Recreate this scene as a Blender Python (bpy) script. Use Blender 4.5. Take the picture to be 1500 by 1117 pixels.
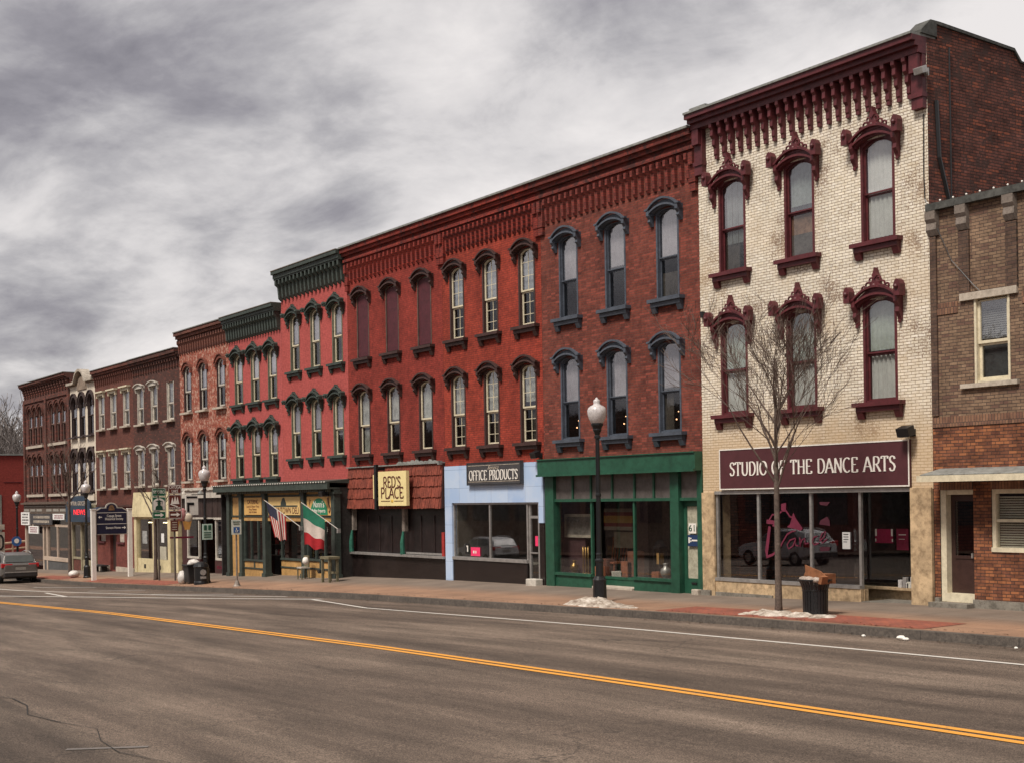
import bpy, bmesh, math, random
from mathutils import Vector, Matrix
random.seed(7)
R = math.radians
for o in list(bpy.data.objects): bpy.data.objects.remove(o)
SC = bpy.context.scene
COL = SC.collection

# ------------------------------------------------------------------ camera
CAMH = 2.44          # metres above the near pavement
D = 23.6             # distance of the row of facades from the camera line
cam_d = bpy.data.cameras.new('camera')
cam = bpy.data.objects.new('camera', cam_d); COL.objects.link(cam)
cam_d.sensor_fit = 'HORIZONTAL'; cam_d.sensor_width = 36.0
cam_d.lens = 2010.0 / 1500.0 * 36.0
cam_d.shift_y = (727.0 - 558.5) / 1500.0
cam_d.clip_start = 0.1; cam_d.clip_end = 6000
cam.matrix_world = (Matrix.Translation((0, 0, CAMH)) @ Matrix.Rotation(math.asin(0.8302), 4, 'Z')
                    @ Matrix.Rotation(R(90), 4, 'X') @ Matrix.Rotation(-0.016, 4, 'Z'))
SC.camera = cam

# ------------------------------------------------------------------ sky, sun, exposure
SUN_EL, SUN_AZ = R(55), R(163)     # direction the light comes from, clockwise from +Y
SC.view_settings.view_transform = 'Standard'
SC.view_settings.look = 'None'
SC.view_settings.gamma = 1
SC.view_settings.exposure = 0.7
W = bpy.data.worlds.new('World'); SC.world = W; W.use_nodes = True
nt = W.node_tree; nt.nodes.clear()
def N(t, typ, **kw):
    n = t.nodes.new(typ)
    for k, v in kw.items(): setattr(n, k, v)
    return n
def link(t, a, b): t.links.new(a, b)
sky = N(nt, 'ShaderNodeTexSky'); sky.sky_type = 'NISHITA'; sky.sun_disc = False
sky.sun_elevation = SUN_EL; sky.sun_rotation = SUN_AZ; sky.dust_density = 3
tc = N(nt, 'ShaderNodeTexCoord'); sep = N(nt, 'ShaderNodeSeparateXYZ'); link(nt, tc.outputs['Generated'], sep.inputs[0])
def math_(t, op, a, b=None, clamp=False):
    n = N(t, 'ShaderNodeMath', operation=op, use_clamp=clamp)
    for i, v in enumerate((a, b)):
        if v is None: continue
        if isinstance(v, (int, float)): n.inputs[i].default_value = v
        else: link(t, v, n.inputs[i])
    return n.outputs[0]
zz = math_(nt, 'MAXIMUM', sep.outputs[2], 0.0); zz = math_(nt, 'ADD', zz, 0.22)
cx = math_(nt, 'DIVIDE', sep.outputs[0], zz); cy = math_(nt, 'DIVIDE', sep.outputs[1], zz)
cmb = N(nt, 'ShaderNodeCombineXYZ'); link(nt, cx, cmb.inputs[0]); link(nt, cy, cmb.inputs[1])
mp = N(nt, 'ShaderNodeMapping'); mp.inputs['Location'].default_value = (9, 9, 0); mp.inputs['Rotation'].default_value = (0, 0, R(-20))
mp.inputs['Scale'].default_value = (1.0, 1.25, 1); link(nt, cmb.outputs[0], mp.inputs[0])
def noise(t, vec, scale, detail=6, rough=.55, dist=0.0):
    n = N(t, 'ShaderNodeTexNoise'); n.inputs['Scale'].default_value = scale; n.inputs['Detail'].default_value = detail
    n.inputs['Roughness'].default_value = rough; n.inputs['Distortion'].default_value = dist
    if vec is not None: link(t, vec, n.inputs['Vector'])
    return n.outputs['Fac']
def ramp(t, fac, stops):
    r = N(t, 'ShaderNodeValToRGB'); e = r.color_ramp.elements
    while len(e) < len(stops): e.new(.5)
    for el, (p, c) in zip(e, stops):
        el.position = p; el.color = (*c, 1) if len(c) == 3 else c
    link(t, fac, r.inputs[0]); return r.outputs[0]
n1 = noise(nt, mp.outputs[0], .85, 10, .54, .35)
n2 = noise(nt, mp.outputs[0], 3.0, 9, .6, .3)
s = math_(nt, 'ADD', math_(nt, 'MULTIPLY', n1, .70), math_(nt, 'MULTIPLY', n2, .30))
cl = ramp(nt, s, [(.385, (.125, .118, .134)), (.445, (.20, .19, .206)), (.49, (.295, .284, .292)), (.54, (.43, .412, .41)), (.60, (.53, .505, .495))])
mixw = N(nt, 'ShaderNodeMix', data_type='RGBA'); mixw.inputs[0].default_value = .96
skm = N(nt, 'ShaderNodeMix', data_type='RGBA', blend_type='MULTIPLY'); skm.inputs[0].default_value = 1
link(nt, sky.outputs[0], skm.inputs[6]); skm.inputs[7].default_value = (.1, .1, .1, 1)
link(nt, skm.outputs[2], mixw.inputs[6]); link(nt, cl, mixw.inputs[7])
bg = N(nt, 'ShaderNodeBackground'); link(nt, mixw.outputs[2], bg.inputs[0]); bg.inputs[1].default_value = 1.0
wo = N(nt, 'ShaderNodeOutputWorld'); link(nt, bg.outputs[0], wo.inputs[0])
sd = bpy.data.lights.new('sun', 'SUN'); sd.energy = 2.8; sd.angle = R(15); sd.color = (1, .93, .84)
sun = bpy.data.objects.new('sun', sd); COL.objects.link(sun)
sdir = Vector((math.sin(SUN_AZ) * math.cos(SUN_EL), math.cos(SUN_AZ) * math.cos(SUN_EL), math.sin(SUN_EL)))
sun.rotation_euler = sdir.to_track_quat('Z', 'Y').to_euler()

# ------------------------------------------------------------------ helpers: measuring
VA = -1350.15; _n = math.hypot(VA, 2010.0); TX = (-VA / _n, -2010.0 / _n); NX = (2010.0 / _n, -VA / _n)
def F(x, y, P=D):
    """photo measurement -> (street X, height) on the vertical plane at distance P"""
    dx, dy = x - 750, y - 727.0
    c_, s_ = math.cos(.016), math.sin(.016)
    a, b = dx * c_ - dy * s_, dx * s_ + dy * c_
    Z = P / (NX[0] * a / 2010 + NX[1])
    return (TX[0] * a / 2010 * Z + TX[1] * Z, CAMH - b / 2010 * Z)
def pl(x, pts):
    if x <= pts[0][0]: return pts[0][1]
    if x >= pts[-1][0]: return pts[-1][1]
    for a, b in zip(pts, pts[1:]):
        if a[0] <= x <= b[0]: return a[1] + (b[1] - a[1]) * (x - a[0]) / (b[0] - a[0])
ZF = [(-200, -4.1), (-92, -1.75), (-71, -1.17), (-57, -.75), (-46, -.43), (-39, -.27), (-33, -.2), (-26, -.13), (-19.5, 0), (0, .12)]
ZK = [(-200, -4.1), (-63, -1.24), (-38, -.46), (-22, -.11), (-14, .0), (0, .15)]
def gz(x, y):
    if y >= 19.3:
        t = min(1, (y - 19.3) / 4.3); return pl(x, ZK) * (1 - t) + pl(x, ZF) * t
    return pl(x, ZK) - .15

# ------------------------------------------------------------------ helpers: materials
MATS = {}
def newmat(name):
    m = bpy.data.materials.new(name); m.use_nodes = True; t = m.node_tree
    b = t.nodes['Principled BSDF']; return m, t, b
def mixc(t, fac, a, b, mode='MIX'):
    n = N(t, 'ShaderNodeMix', data_type='RGBA', blend_type=mode)
    for sock, v in ((0, fac), (6, a), (7, b)):
        if isinstance(v, (int, float)): n.inputs[sock].default_value = v
        elif isinstance(v, tuple): n.inputs[sock].default_value = (*v[:3], 1)
        else: link(t, v, n.inputs[sock])
    return n.outputs[2]
def bump(t, b, h, strength=.4, dist=.01):
    n = N(t, 'ShaderNodeBump'); n.inputs['Strength'].default_value = strength; n.inputs['Distance'].default_value = dist
    link(t, h, n.inputs['Height']); link(t, n.outputs[0], b.inputs['Normal'])
def paint(name, col, rough=.6, var=.25, scale=3.0, metal=0, bmp=.15, streak=False, spec=.4):
    if name in MATS: return MATS[name]
    m, t, b = newmat(name)
    tc = N(t, 'ShaderNodeTexCoord'); v = tc.outputs['Object']
    if streak:
        mpn = N(t, 'ShaderNodeMapping'); mpn.inputs['Scale'].default_value = (3, 3, .35); link(t, v, mpn.inputs[0]); v = mpn.outputs[0]
    a = noise(t, v, scale, 6, .65); f = noise(t, tc.outputs['Object'], 45, 3, .6)
    dark = tuple(c * (1 - var) for c in col); light = tuple(min(1, c * (1 + var * .6)) for c in col)
    c1 = ramp(t, a, [(.3, dark), (.7, light)])
    c2 = mixc(t, .15, c1, f, 'OVERLAY')
    g2 = noise(t, v, scale * 3.3, 7, .72); c2 = mixc(t, min(1, var * 2.6), c2, ramp(t, g2, [(.36, (.58, .56, .54)), (.55, (1.04,) * 3)]), 'MULTIPLY')
    link(t, c2, b.inputs['Base Color']); b.inputs['Roughness'].default_value = rough; b.inputs['Metallic'].default_value = metal
    b.inputs['Specular IOR Level'].default_value = spec
    if bmp: bump(t, b, f, bmp, .004)
    MATS[name] = m; return m
def brick(name, c1, c2, mortar, axis='X', bw=.215, bh=.068, ms=.008, blotch=.35, bscale=.6, stain=None, stain_at=.6, bmp=.5, odd=None, extra=None, stain_scale=2.3):
    if name in MATS: return MATS[name]
    m, t, b = newmat(name)
    tc = N(t, 'ShaderNodeTexCoord'); sp = N(t, 'ShaderNodeSeparateXYZ'); link(t, tc.outputs['Object'], sp.inputs[0])
    cb = N(t, 'ShaderNodeCombineXYZ'); link(t, sp.outputs[0 if axis == 'X' else 1], cb.inputs[0]); link(t, sp.outputs[2], cb.inputs[1])
    # slight waviness of the courses
    wob = N(t, 'ShaderNodeTexNoise'); wob.inputs['Scale'].default_value = 1.3; link(t, cb.outputs[0], wob.inputs['Vector'])
    vadd = N(t, 'ShaderNodeVectorMath', operation='MULTIPLY_ADD'); link(t, wob.outputs['Color'], vadd.inputs[0]); vadd.inputs[1].default_value = (.03, .02, 0); link(t, cb.outputs[0], vadd.inputs[2])
    br = N(t, 'ShaderNodeTexBrick'); link(t, vadd.outputs[0], br.inputs['Vector'])
    br.inputs['Scale'].default_value = 1; br.inputs['Brick Width'].default_value = bw; br.inputs['Row Height'].default_value = bh
    br.inputs['Mortar Size'].default_value = ms; br.inputs['Mortar Smooth'].default_value = .3; br.inputs['Bias'].default_value = -.1
    br.inputs['Color1'].default_value = (*c1, 1); br.inputs['Color2'].default_value = (*c2, 1); br.inputs['Mortar'].default_value = (*mortar, 1)
    big = noise(t, cb.outputs[0], bscale, 7, .62)
    fine = noise(t, cb.outputs[0], 9, 5, .7); mid = noise(t, cb.outputs[0], 2.6, 8, .7, .5)
    col = br.outputs['Color']
    sh = ramp(t, big, [(.28, (1 - blotch,) * 3), (.72, (1 + blotch * .6,) * 3)])
    col = mixc(t, 1, col, sh, 'MULTIPLY')
    col = mixc(t, .55, col, ramp(t, fine, [(.25, (.2,) * 3), (.75, (.82,) * 3)]), 'OVERLAY')
    col = mixc(t, min(1, blotch * 1.6), col, ramp(t, mid, [(.34, (.55,) * 3), (.5, (.95,) * 3), (.68, (1.22,) * 3)]), 'MULTIPLY')
    if odd:   # scattered bricks of another colour
        mpn = N(t, 'ShaderNodeMapping'); mpn.inputs['Scale'].default_value = (1 / bw, 1 / bh, 1); link(t, cb.outputs[0], mpn.inputs[0])
        sn = N(t, 'ShaderNodeVectorMath', operation='FLOOR'); link(t, mpn.outputs[0], sn.inputs[0])
        wn = N(t, 'ShaderNodeTexWhiteNoise', noise_dimensions='2D'); link(t, sn.outputs[0], wn.inputs['Vector'])
        k = ramp(t, wn.outputs['Value'], [(.80, (0,) * 3), (.9, (1,) * 3)])
        k = math_(t, 'MULTIPLY', k, math_(t, 'SUBTRACT', 1, br.outputs['Fac']))
        col = mixc(t, math_(t, 'MULTIPLY', k, .8), col, odd)
    if stain:
        sn1 = noise(t, cb.outputs[0], stain_scale, 9, .72, .4)
        k = ramp(t, sn1, [(stain_at - .03, (0,) * 3), (stain_at + .03, (1,) * 3)])
        col = mixc(t, k, col, stain)
    if extra: col = extra(t, cb.outputs[0], br, col)
    link(t, col, b.inputs['Base Color']); b.inputs['Roughness'].default_value = .88; b.inputs['Specular IOR Level'].default_value = .25
    inv = math_(t, 'SUBTRACT', 1, br.outputs['Fac'])
    bump(t, b, math_(t, 'ADD', inv, math_(t, 'MULTIPLY', fine, .6)), bmp, .008)
    MATS[name] = m; return m
def glass(name, tint=(.75, .78, .76), refl=.16, rough=.02, ripple=.16):
    if name in MATS: return MATS[name]
    m = bpy.data.materials.new(name); m.use_nodes = True; t = m.node_tree; t.nodes.clear()
    tr = N(t, 'ShaderNodeBsdfTransparent'); tr.inputs[0].default_value = (*tint, 1)
    gl = N(t, 'ShaderNodeBsdfGlossy'); gl.inputs['Roughness'].default_value = rough; gl.inputs[0].default_value = (.95, .93, .98, 1)
    tc = N(t, 'ShaderNodeTexCoord'); nz = noise(t, tc.outputs['Object'], 1.7, 3, .5)
    bp = N(t, 'ShaderNodeBump'); bp.inputs['Strength'].default_value = ripple; bp.inputs['Distance'].default_value = .012; link(t, nz, bp.inputs['Height']); link(t, bp.outputs[0], gl.inputs['Normal'])
    lw = N(t, 'ShaderNodeLayerWeight'); lw.inputs[0].default_value = .5
    k = math_(t, 'ADD', math_(t, 'MULTIPLY', math_(t, 'POWER', lw.outputs['Facing'], 4), .6), refl, True)
    mx = N(t, 'ShaderNodeMixShader'); link(t, k, mx.inputs[0]); link(t, tr.outputs[0], mx.inputs[1]); link(t, gl.outputs[0], mx.inputs[2])
    o = N(t, 'ShaderNodeOutputMaterial'); link(t, mx.outputs[0], o.inputs[0]); MATS[name] = m; return m
def emis(name, col, st):
    if name in MATS: return MATS[name]
    m, t, b = newmat(name); b.inputs['Base Color'].default_value = (*col, 1)
    b.inputs['Emission Color'].default_value = (*col, 1); b.inputs['Emission Strength'].default_value = st
    MATS[name] = m; return m

# ------------------------------------------------------------------ helpers: meshes and objects
ORG = {}
class MB:
    def __init__(s): s.v = []; s.f = []; s.mi = []; s.cur = 0
    def add(s, vs, fs):
        b = len(s.v); s.v += [tuple(p) for p in vs]
        for f in fs: s.f.append([b + i for i in f]); s.mi.append(s.cur)
        return s
    def box(s, x0, x1, y0, y1, z0, z1):
        return s.add([(x0, y0, z0), (x1, y0, z0), (x1, y1, z0), (x0, y1, z0), (x0, y0, z1), (x1, y0, z1), (x1, y1, z1), (x0, y1, z1)],
              [(0, 3, 2, 1), (4, 5, 6, 7), (0, 1, 5, 4), (1, 2, 6, 5), (2, 3, 7, 6), (3, 0, 4, 7)])
    def prism(s, poly, a0, a1, axis='Y'):
        n = len(poly)
        def P(p, a):
            return (p[0], a, p[1]) if axis == 'Y' else ((a, p[0], p[1]) if axis == 'X' else (p[0], p[1], a))
        return s.add([P(p, a0) for p in poly] + [P(p, a1) for p in poly],
              [list(range(n)), list(range(2 * n - 1, n - 1, -1))] + [(i, (i + 1) % n, n + (i + 1) % n, n + i) for i in range(n)])
    def quad(s, *p): return s.add(p, [tuple(range(len(p)))])
    def tube(s, pts, rad, n=6, cap=True):
        if not hasattr(rad, '__len__'): rad = [rad] * len(pts)
        pts = [Vector(p) for p in pts]; base = len(s.v)
        for i, p in enumerate(pts):
            d = (pts[min(i + 1, len(pts) - 1)] - pts[max(i - 1, 0)]).normalized()
            u = d.cross(Vector((.31, .95, .05) if abs(d.y) < .9 else (1, 0, 0))).normalized(); w = d.cross(u)
            for k in range(n):
                a = 2 * math.pi * k / n; q = p + (u * math.cos(a) + w * math.sin(a)) * rad[i]; s.v.append(tuple(q))
        for i in range(len(pts) - 1):
            for k in range(n):
                s.f.append([base + i * n + k, base + i * n + (k + 1) % n, base + (i + 1) * n + (k + 1) % n, base + (i + 1) * n + k]); s.mi.append(s.cur)
        if cap:
            s.f.append([base + k for k in range(n)]); s.mi.append(s.cur)
            s.f.append([base + (len(pts) - 1) * n + k for k in range(n)]); s.mi.append(s.cur)
        return s
    def lathe(s, prof, cx, cy, n=20, flute=0):
        base = len(s.v)
        for r, z in prof:
            for k in range(n):
                a = 2 * math.pi * k / n; rr = r * (1 + (flute if k % 2 else 0)); s.v.append((cx + rr * math.cos(a), cy + rr * math.sin(a), z))
        for i in range(len(prof) - 1):
            for k in range(n):
                s.f.append([base + i * n + k, base + i * n + (k + 1) % n, base + (i + 1) * n + (k + 1) % n, base + (i + 1) * n + k]); s.mi.append(s.cur)
        s.f.append([base + k for k in range(n)]); s.mi.append(s.cur)
        s.f.append([base + (len(prof) - 1) * n + k for k in range(n)]); s.mi.append(s.cur)
        return s
    def ball(s, c, r, n=8, sq=(1, 1, 1)):
        prof = []
        base = len(s.v)
        for i in range(n // 2 + 1):
            th = math.pi * i / (n // 2)
            for k in range(n):
                a = 2 * math.pi * k / n
                s.v.append((c[0] + r * sq[0] * math.sin(th) * math.cos(a), c[1] + r * sq[1] * math.sin(th) * math.sin(a), c[2] - r * sq[2] * math.cos(th)))
        for i in range(n // 2):
            for k in range(n):
                s.f.append([base + i * n + k, base + i * n + (k + 1) % n, base + (i + 1) * n + (k + 1) % n, base + (i + 1) * n + k]); s.mi.append(s.cur)
        return s
    def make(s, name, mats, parent=None, smooth=False, bevel=0, recalc=True):
        me = bpy.data.meshes.new(name)
        o_ = ORG.get(parent.name, Vector((0, 0, 0))) if parent else Vector((0, 0, 0))
        me.from_pydata([tuple(Vector(p) - o_) for p in s.v], [], s.f)
        for m in (mats if isinstance(mats, (list, tuple)) else [mats]): me.materials.append(m)
        for p, i in zip(me.polygons, s.mi): p.material_index = i; p.use_smooth = smooth
        if recalc:
            bm = bmesh.new(); bm.from_mesh(me)
            if smooth: bmesh.ops.remove_doubles(bm, verts=bm.verts, dist=1e-5)
            bmesh.ops.recalc_face_normals(bm, faces=bm.faces); bm.to_mesh(me); bm.free()
        o = bpy.data.objects.new(name, me); COL.objects.link(o)
        if parent: o.parent = parent
        ORG[o.name] = o_
        if bevel:
            md = o.modifiers.new('bevel', 'BEVEL'); md.width = bevel; md.segments = 2; md.limit_method = 'ANGLE'
        return o
def thing(name, label, cat, loc, group=None):
    o = bpy.data.objects.new(name, None); COL.objects.link(o); o.location = loc; o.empty_display_size = .3
    o['label'] = label; o['category'] = cat
    if group: o['group'] = group
    ORG[o.name] = Vector(loc); return o
def tag(o, label, cat, group=None):
    o['label'] = label; o['category'] = cat
    if group: o['group'] = group
    return o
def struct(o): o['kind'] = 'structure'; return o
def child_copy(src, parent, off):
    c = src.copy(); COL.objects.link(c); c.parent = parent; c.location = Vector(src.location) + Vector(off); return c
def copy_tree(src, loc, label, group=None):
    r = src.copy(); COL.objects.link(r); r.location = loc; r['label'] = label
    if group: r['group'] = group
    def rec(a, b):
        for ch in list(a.children):
            c = ch.copy(); COL.objects.link(c); c.parent = b; rec(ch, c)
    rec(src, r); return r

# ---- lettering: a small roman stroke alphabet, thick stems, thin bars, serifs
def arc(cx, cy, rx, ry, a0, a1, n=10):
    return [(cx + rx * math.cos(R(a0 + (a1 - a0) * i / n)), cy + ry * math.sin(R(a0 + (a1 - a0) * i / n))) for i in range(n + 1)]
GL = {
 'A': (.78, [[(.02, 0), (.36, 1)], [(.36, 1), (.76, 0)], [(.16, .34), (.6, .34)]], [(.02, 0), (.76, 0)]),
 'C': (.72, [arc(.40, .5, .36, .5, 50, 310, 16)], []),
 'D': (.76, [[(.12, 0), (.12, 1)], [(.12, 1), (.34, 1)] + arc(.34, .5, .36, .5, 90, -90, 14)[1:] + [(.12, 0)]], []),
 'E': (.64, [[(.12, 0), (.12, 1)], [(.12, 1), (.56, 1)], [(.12, .52), (.44, .52)], [(.12, 0), (.58, 0)], [(.56, 1), (.56, .84)], [(.58, 0), (.58, .18)]], []),
 'F': (.60, [[(.12, 0), (.12, 1)], [(.12, 1), (.56, 1)], [(.12, .52), (.42, .52)], [(.56, 1), (.56, .84)]], [(.12, 0)]),
 'H': (.80, [[(.12, 0), (.12, 1)], [(.66, 0), (.66, 1)], [(.12, .5), (.66, .5)]], [(.12, 0), (.12, 1), (.66, 0), (.66, 1)]),
 'I': (.34, [[(.16, 0), (.16, 1)]], [(.16, 0), (.16, 1)]),
 'L': (.60, [[(.12, 0), (.12, 1)], [(.12, 0), (.56, 0)], [(.56, 0), (.56, .18)]], [(.12, 1)]),
 'N': (.82, [[(.12, 0), (.12, 1)], [(.12, 1), (.68, 0)], [(.68, 0), (.68, 1)]], [(.12, 0), (.68, 1)]),
 'O': (.80, [arc(.39, .5, .35, .5, 0, 360, 22)], []),
 'P': (.64, [[(.12, 0), (.12, 1)], [(.12, 1), (.32, 1)] + arc(.32, .73, .26, .27, 90, -90, 10)[1:] + [(.12, .46)]], [(.12, 0)]),
 'R': (.72, [[(.12, 0), (.12, 1)], [(.12, 1), (.32, 1)] + arc(.32, .74, .26, .26, 90, -90, 10)[1:] + [(.12, .48)], [(.34, .48), (.68, 0)]], [(.12, 0), (.68, 0)]),
 'S': (.58, [[(.50, .80), (.44, .94), (.28, 1), (.13, .93), (.08, .78), (.15, .62), (.30, .53), (.44, .43), (.51, .26), (.44, .07), (.28, 0), (.12, .05), (.05, .20)]], []),
 'T': (.66, [[(.32, 0), (.32, 1)], [(.04, 1), (.60, 1)], [(.04, 1), (.04, .84)], [(.60, 1), (.60, .84)]], [(.32, 0)]),
 'U': (.78, [[(.12, 1), (.12, .35)] + arc(.39, .34, .27, .34, 180, 360, 12) + [(.66, 1)]], [(.12, 1), (.66, 1)]),
 "'": (.2, [[(.1, 1), (.08, .78)]], []), ' ': (.42, [], []),
}
def lettering(mb, text, cx, y, z0, h, width, thick=.15, thin=.06, serif=.11, jitter=0, depth=.012):
    tot = sum(GL[c][0] for c in text) + .06 * (len(text) - 1)
    sx = width / tot; X = cx - width / 2; k = 0
    for c in text:
        w, strokes, serifs = GL[c]
        jz = random.uniform(-jitter, jitter) * h; ja = random.uniform(-jitter, jitter) * 1.6
        def T(p): 
            u, v = (p[0] - w / 2), (p[1] - .5)
            return (X + (w / 2 + u * math.cos(ja) - v * math.sin(ja)) * sx, z0 + (.5 + v * math.cos(ja) + u * math.sin(ja)) * h + jz)
        for st in strokes:
            P = [T(p) for p in st]; L_, R_ = [], []
            for i, p in enumerate(P):
                a = P[max(i - 1, 0)]; b = P[min(i + 1, len(P) - 1)]
                if c == 'O': 
                    a = P[(i - 1) % (len(P) - 1)]; b = P[(i + 1) % (len(P) - 1)]
                dx, dz = b[0] - a[0], b[1] - a[1]; l = math.hypot(dx, dz) or 1; dx /= l; dz /= l
                wd = (thin + (thick - thin) * abs(dz) ** 1.2) * h / 2
                L_.append((p[0] - dz * wd, p[1] + dx * wd)); R_.append((p[0] + dz * wd, p[1] - dx * wd))
            k += 1; yy = y - depth - .0004 * (k % 9)
            for i in range(len(P) - 1):
                mb.prism([L_[i], L_[i + 1], R_[i + 1], R_[i]], yy, y)
        if serif:
            for p in serifs:
                q = T(p); hw = serif * h; k += 1; dy = thin * h * .6
                zc = q[1] + (dy if p[1] < .5 else -dy) * .2
                mb.prism([(q[0] - hw, zc - dy / 2), (q[0] + hw, zc - dy / 2), (q[0] + hw, zc + dy / 2), (q[0] - hw, zc + dy / 2)], y - depth - .004 - .0004 * (k % 5), y)
        X += (w + .06) * sx
def btext(name, text, origin, h, mat, parent, width=None, face='Y', depth=.006, align='CENTER', shear=0):
    cu = bpy.data.curves.new(name, 'FONT'); cu.body = text; cu.size = 1; cu.align_x = align; cu.align_y = 'CENTER'; cu.extrude = depth; cu.shear = shear
    cu.resolution_u = 3; cu.space_line = .9
    to = bpy.data.objects.new('tmp', cu); COL.objects.link(to); bpy.context.view_layer.update()
    me = bpy.data.meshes.new_from_object(to.evaluated_get(bpy.context.evaluated_depsgraph_get())); bpy.data.objects.remove(to)
    xs = [v.co.x for v in me.vertices]; wd = max(xs) - min(xs)
    sx = (width / wd) if width else h
    o_ = ORG.get(parent.name, Vector((0, 0, 0))) if parent else Vector((0, 0, 0))
    for v in me.vertices:
        x, z, d = v.co.x * sx, v.co.y * h, v.co.z
        p = Vector((origin[0] + x, origin[1] - d, origin[2] + z)) if face == 'Y' else Vector((origin[0] + d, origin[1] + x, origin[2] + z))
        v.co = p - o_
    me.materials.clear(); me.materials.append(mat)
    o = bpy.data.objects.new(name, me); COL.objects.link(o); o.parent = parent; ORG[o.name] = o_; return o
#PART2
# ------------------------------------------------------------------ materials used
cream_brick_extra = None
def cream_extra(t, vec, br, col):
    # paint worn off the joints and edges in patches, rust-brown bleeding
    a = noise(t, vec, .8, 6, .6); f = noise(t, vec, 14, 4, .7)
    f = noise(t, vec, 22, 4, .75)
    k = math_(t, 'ADD', math_(t, 'MULTIPLY', a, .9), math_(t, 'MULTIPLY', f, .75))
    k = math_(t, 'ADD', k, math_(t, 'MULTIPLY', br.outputs['Fac'], .16))
    k = ramp(t, k, [(.895, (0,) * 3), (.965, (1,) * 3)])
    col = mixc(t, math_(t, 'MULTIPLY', k, .8), col, (.17, .10, .065))
    b = noise(t, vec, .45, 5, .6); kb = ramp(t, b, [(.50, (0,) * 3), (.75, (.55,) * 3)])
    sp = N(t, 'ShaderNodeSeparateXYZ'); link(t, vec, sp.inputs[0])
    col = mixc(t, kb, col, (.50, .36, .22))
    low = ramp(t, math_(t, 'MULTIPLY', math_(t, 'ADD', sp.outputs[1], math_(t, 'MULTIPLY', noise(t, vec, 1.6, 6, .65), 1.6)), .1), [(.44, (.75,) * 3), (.56, (0,) * 3)])
    return mixc(t, low, col, (.50, .35, .20))
M_CREAM = brick('cream painted brick', (.77, .70, .58), (.64, .575, .465), (.30, .225, .165), blotch=.16, ms=.007, bh=.066, bw=.20, bmp=.9, extra=cream_extra)
M_RED_C = brick('old red brick', (.19, .048, .032), (.12, .032, .025), (.12, .055, .042), blotch=.42, odd=(.25, .06, .042), stain=(.10, .035, .03), stain_at=.64)
M_RED_B = brick('bright red painted brick', (.32, .047, .026), (.25, .036, .022), (.15, .030, .022), blotch=.42, stain=(.15, .03, .022), stain_at=.62)
M_RED_A = brick('red painted brick', (.26, .037, .026), (.21, .030, .022), (.15, .028, .02), blotch=.40, stain=(.13, .025, .02), stain_at=.64)
M_SIDE = brick('dark side wall brick', (.20, .072, .052), (.11, .045, .036), (.05, .032, .028), axis='Y', blotch=.6, bscale=.9, odd=(.30, .09, .05), bh=.068, ms=.01, stain=(.07, .038, .032), stain_at=.57, bmp=.8)
M_SIDEX = brick('party wall brick', (.16, .058, .045), (.10, .042, .036), (.055, .032, .028), axis='Y', blotch=.4)
M_RCORN2 = brick('sooty bright red brick cornice', (.25, .038, .026), (.19, .030, .022), (.10, .022, .02), blotch=.4, stain=(.075, .022, .02), stain_at=.57)
M_RCORN = brick('sooty red brick cornice', (.20, .040, .030), (.14, .032, .026), (.09, .03, .025), blotch=.35, stain=(.06, .022, .02), stain_at=.56)
M_BROWNU = brick('tan wire cut brick', (.235, .155, .10), (.145, .088, .06), (.07, .05, .04), blotch=.28, odd=(.12, .065, .05), bw=.20, bh=.067, bscale=1.1)
M_BROWNL = brick('orange brown brick', (.25, .095, .045), (.12, .046, .03), (.055, .033, .027), blotch=.5, odd=(.34, .13, .055), bw=.20, bh=.067, bscale=1.3)
M_BROWNS = brick('soldier course brick', (.24, .13, .08), (.14, .07, .05), (.075, .052, .042), bw=.072, bh=.24, blotch=.2)
M_PINK1 = brick('salmon painted brick', (.39, .080, .070), (.37, .074, .065), (.31, .065, .058), blotch=.12, stain=(.54, .15, .12), stain_at=.66, bmp=.25)
M_PINK2 = brick('salmon painted brick lighter', (.40, .085, .078), (.38, .08, .072), (.32, .072, .065), blotch=.12, bmp=.25)
M_MOT = brick('red brick with flaking white paint', (.34, .085, .05), (.25, .06, .04), (.16, .08, .06), blotch=.3, stain=(.42, .25, .19), stain_at=.535, stain_scale=5.5)
M_BRB = brick('umber brick', (.095, .042, .032), (.065, .03, .025), (.06, .034, .03), blotch=.3, odd=(.15, .05, .036))
M_BRA = brick('russet brick', (.15, .052, .036), (.10, .038, .029), (.09, .04, .034), blotch=.3, odd=(.10, .036, .03))
M_LEFT = brick('plum brown brick', (.125, .052, .038), (.085, .037, .03), (.075, .036, .033), blotch=.35, odd=(.22, .06, .04))
M_STUC = paint('cream render', (.50, .42, .31), .9, .22, 1.2)
M_PLAST = paint('tan render', (.50, .36, .215), .92, .42, 1.9, bmp=.5)
M_MAROON = paint('maroon paint', (.10, .020, .024), .5, .3)
M_REDTRIM = paint('dark umber trim paint', (.055, .026, .022), .6, .3)
M_BLUE = paint('slate blue trim paint', (.070, .082, .105), .55, .25)
M_GREYGREEN = paint('dark green grey paint', (.045, .058, .049), .6, .3)
M_OCHRE = paint('yellow ochre paint', (.46, .27, .10), .6, .25)
M_OLIVE = paint('olive post paint', (.085, .085, .06), .6, .3)
M_CREAMP = paint('cream trim paint', (.62, .55, .40), .55, .15)
M_WHITE = paint('weathered white paint', (.50, .46, .40), .6, .22)
M_GREEN = paint('bottle green paint', (.018, .078, .046), .45, .25, 2)
M_METAL = paint('dull aluminium', (.42, .40, .38), .42, .2, metal=.6)
M_GALV = paint('weathered flashing', (.23, .235, .22), .6, .3)
M_BLACK = paint('black enamel', (.012, .012, .013), .35, .2)
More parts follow.
